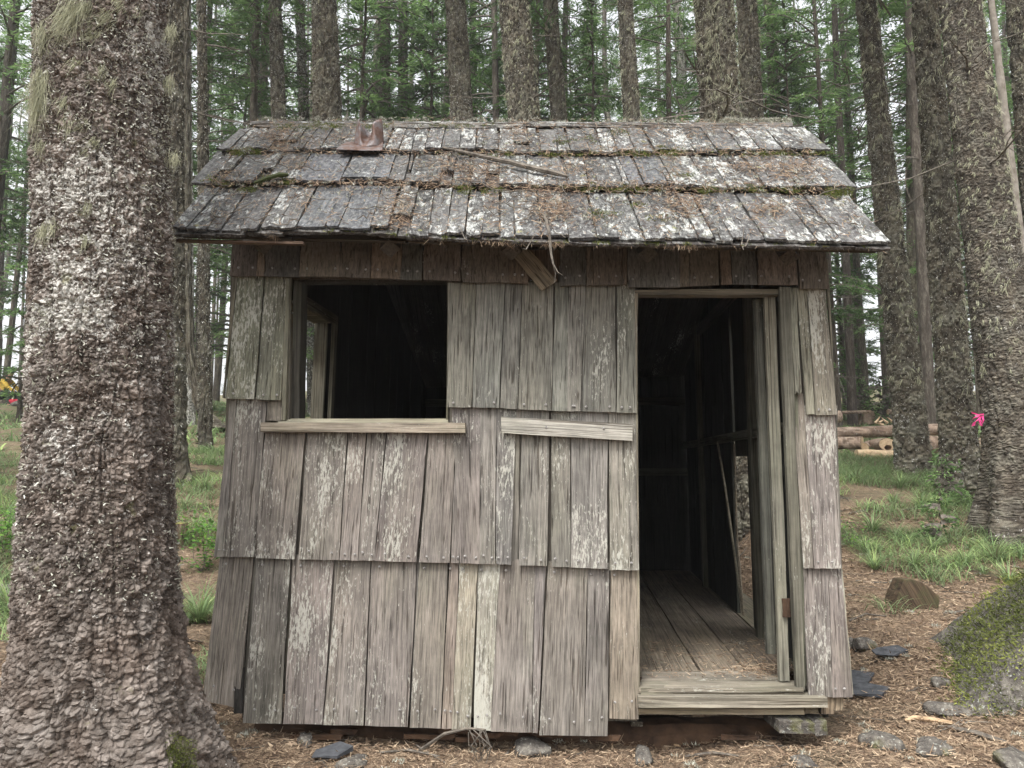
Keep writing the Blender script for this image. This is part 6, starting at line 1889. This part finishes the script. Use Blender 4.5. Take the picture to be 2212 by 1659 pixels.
def person(px, d, face, label, helm, seed):
    gx = (px - 1106) / F * d; g = Vector((gx, d, tz(gx, d)))
    root_ = thing('person', g, label, 'person')
    f = face
    def J(x, y, z, r): return (g.x + f * x, g.y + y, g.z + z, r)
    # seated, bent forward over something on the ground
    j = [J(0, 0, .45, .13), J(.08, 0, .65, .13), J(.20, 0, .88, .15), J(.27, 0, 1.0, .06), J(.33, -.02, 1.12, .085), J(.36, -.02, 1.20, .075),
         J(.20, -.19, .90, .065), J(.36, -.23, .68, .05), J(.58, -.18, .52, .035), J(.66, -.16, .48, .03),
         J(.20, .19, .90, .065), J(.36, .23, .68, .05), J(.58, .16, .52, .035), J(.66, .14, .48, .03),
         J(.02, -.13, .42, .09), J(.42, -.17, .44, .075), J(.40, -.17, .08, .05), J(.54, -.18, .04, .045),
         J(.02, .13, .42, .09), J(.42, .17, .44, .075), J(.40, .17, .08, .05), J(.54, .18, .04, .045)]
    e_ = [(0, 1), (1, 2), (2, 3), (3, 4), (4, 5), (2, 6), (6, 7), (7, 8), (8, 9), (2, 10), (10, 11), (11, 12), (12, 13), (0, 14), (14, 15), (15, 16), (16, 17), (0, 18), (18, 19), (19, 20), (20, 21)]
    def sk(name, idx, mat, grow=0.0):
        mp = {a: i for i, a in enumerate(idx)}
        jj = [(*j[a][:3], j[a][3] + grow) for a in idx]; ee = [(mp[a], mp[b]) for a, b in e_ if a in mp and b in mp]
        import bmesh
        bm = bmesh.new(); ly = bm.verts.layers.skin.verify(); vs = [bm.verts.new(q[:3]) for q in jj]
        for a, b in ee: bm.edges.new((vs[a], vs[b]))
        for v, q in zip(vs, jj): v[ly].radius = (q[3], q[3])
        vs[0][ly].use_root = True
        m_ = bpy.data.meshes.new(name); bm.to_mesh(m_); bm.free(); m_.materials.append(mat)
        o_ = link(name, m_, root_); o_.modifiers.new('skin', 'SKIN'); sb = o_.modifiers.new('sub', 'SUBSURF'); sb.levels = 1; sb.render_levels = 1
        return o_
    sk('body', list(range(22)), M_SKIN)
    sk('shirt', [0, 1, 2, 6, 7, 8, 10, 11, 12], M_YEL, .018)
    sk('trousers', [0, 14, 15, 16, 18, 19, 20], M_TROU, .016)
    for a in (17, 21): ellipsoid(j[a][:3], (.13, .06, .06), M_PACK, 'boot', root_, 5)
    if helm:
        hc = Vector(j[5][:3]) + Vector((0, 0, .03))
        ellipsoid(hc, (.15, .13, .12), M_HELM, 'helmet', root_, 3, .01)
        V, Fs = tube_geo([hc - Vector((0, 0, .055)), hc - Vector((0, 0, .04))], [.175, .165], 16); link('helmet_brim', poly_mesh('helmet_brim', V, Fs, [M_HELM]), root_)
    return g, root_
g1_, pr1 = person(-4, 25.0, 1, 'person in a yellow shirt and dark helmet crouched at the left edge', True, 1)
pk = link('backpack', rock_mesh('backpack', 1, 9, (.15, .20, .25), .08, 28, M_PACK), None, Matrix.Translation(g1_ + Vector((-.06, -.08, .82)))); tag(pk, 'black backpack worn by the helmeted person at the left edge', 'backpack')
g2_, pr2 = person(98, 25.0, -1, 'person in yellow bending over, mostly hidden by the foreground trunk', False, 2)
pk = link('backpack', rock_mesh('backpack', 1, 10, (.24, .2, .17), .12, 28, M_PACK), None, Matrix.Translation(at_depth(66, 850, 24.7))); tag(pk, 'dark grey backpack beside the foreground trunk, on the bending person', 'backpack')
bl = link('blue_bag', rock_mesh('blue_bag', 1, 12, (.2, .15, .11), .12, 24, M_BLUE), None, Matrix.Translation(at_depth(52, 862, 24.5))); tag(bl, 'navy bag between the two people at the far left', 'bag')
rb_ = link('red_bag', rock_mesh('red_bag', 1, 13, (.16, .13, .12), .2, 24, M_RED), None, Matrix.Translation(at_depth(30, 868, 24.4))); tag(rb_, 'red bag on the ground before the helmeted person', 'bag')
o = link('rock', rock_mesh('rock', 1, 77, (.40, .3, .17), .2, 36), None, Matrix.Translation(at_depth(50, 876, 23.8))); tag(o, 'long grey rock in front of the two people at the left', 'rock')
o = link('rock', rock_mesh('rock', 1, 78, (.22, .15, .12), .2, 30), None, Matrix.Translation(at_depth(72, 893, 22.6))); tag(o, 'smaller rounded rock below the long grey rock at the left', 'rock')

# ================================================================== HAZE
hz = NT('forest_haze')
for l_ in list(hz.t.links): hz.t.links.remove(l_)
pv = hz.n('ShaderNodeVolumePrincipled')
pv.inputs['Color'].default_value = (.95, .98, 1.0, 1); pv.inputs['Density'].default_value = .0014; pv.inputs['Anisotropy'].default_value = .2
hz.t.links.new(pv.outputs[0], hz.out.inputs['Volume'])
hv, hf = box_geo((0, 62, 19), (270, 200, 52))
ho = link('haze', poly_mesh('haze', hv, hf, [hz.m])); ho['kind'] = 'stuff'
USE_HAZE = True
if not USE_HAZE: bpy.data.objects.remove(ho)
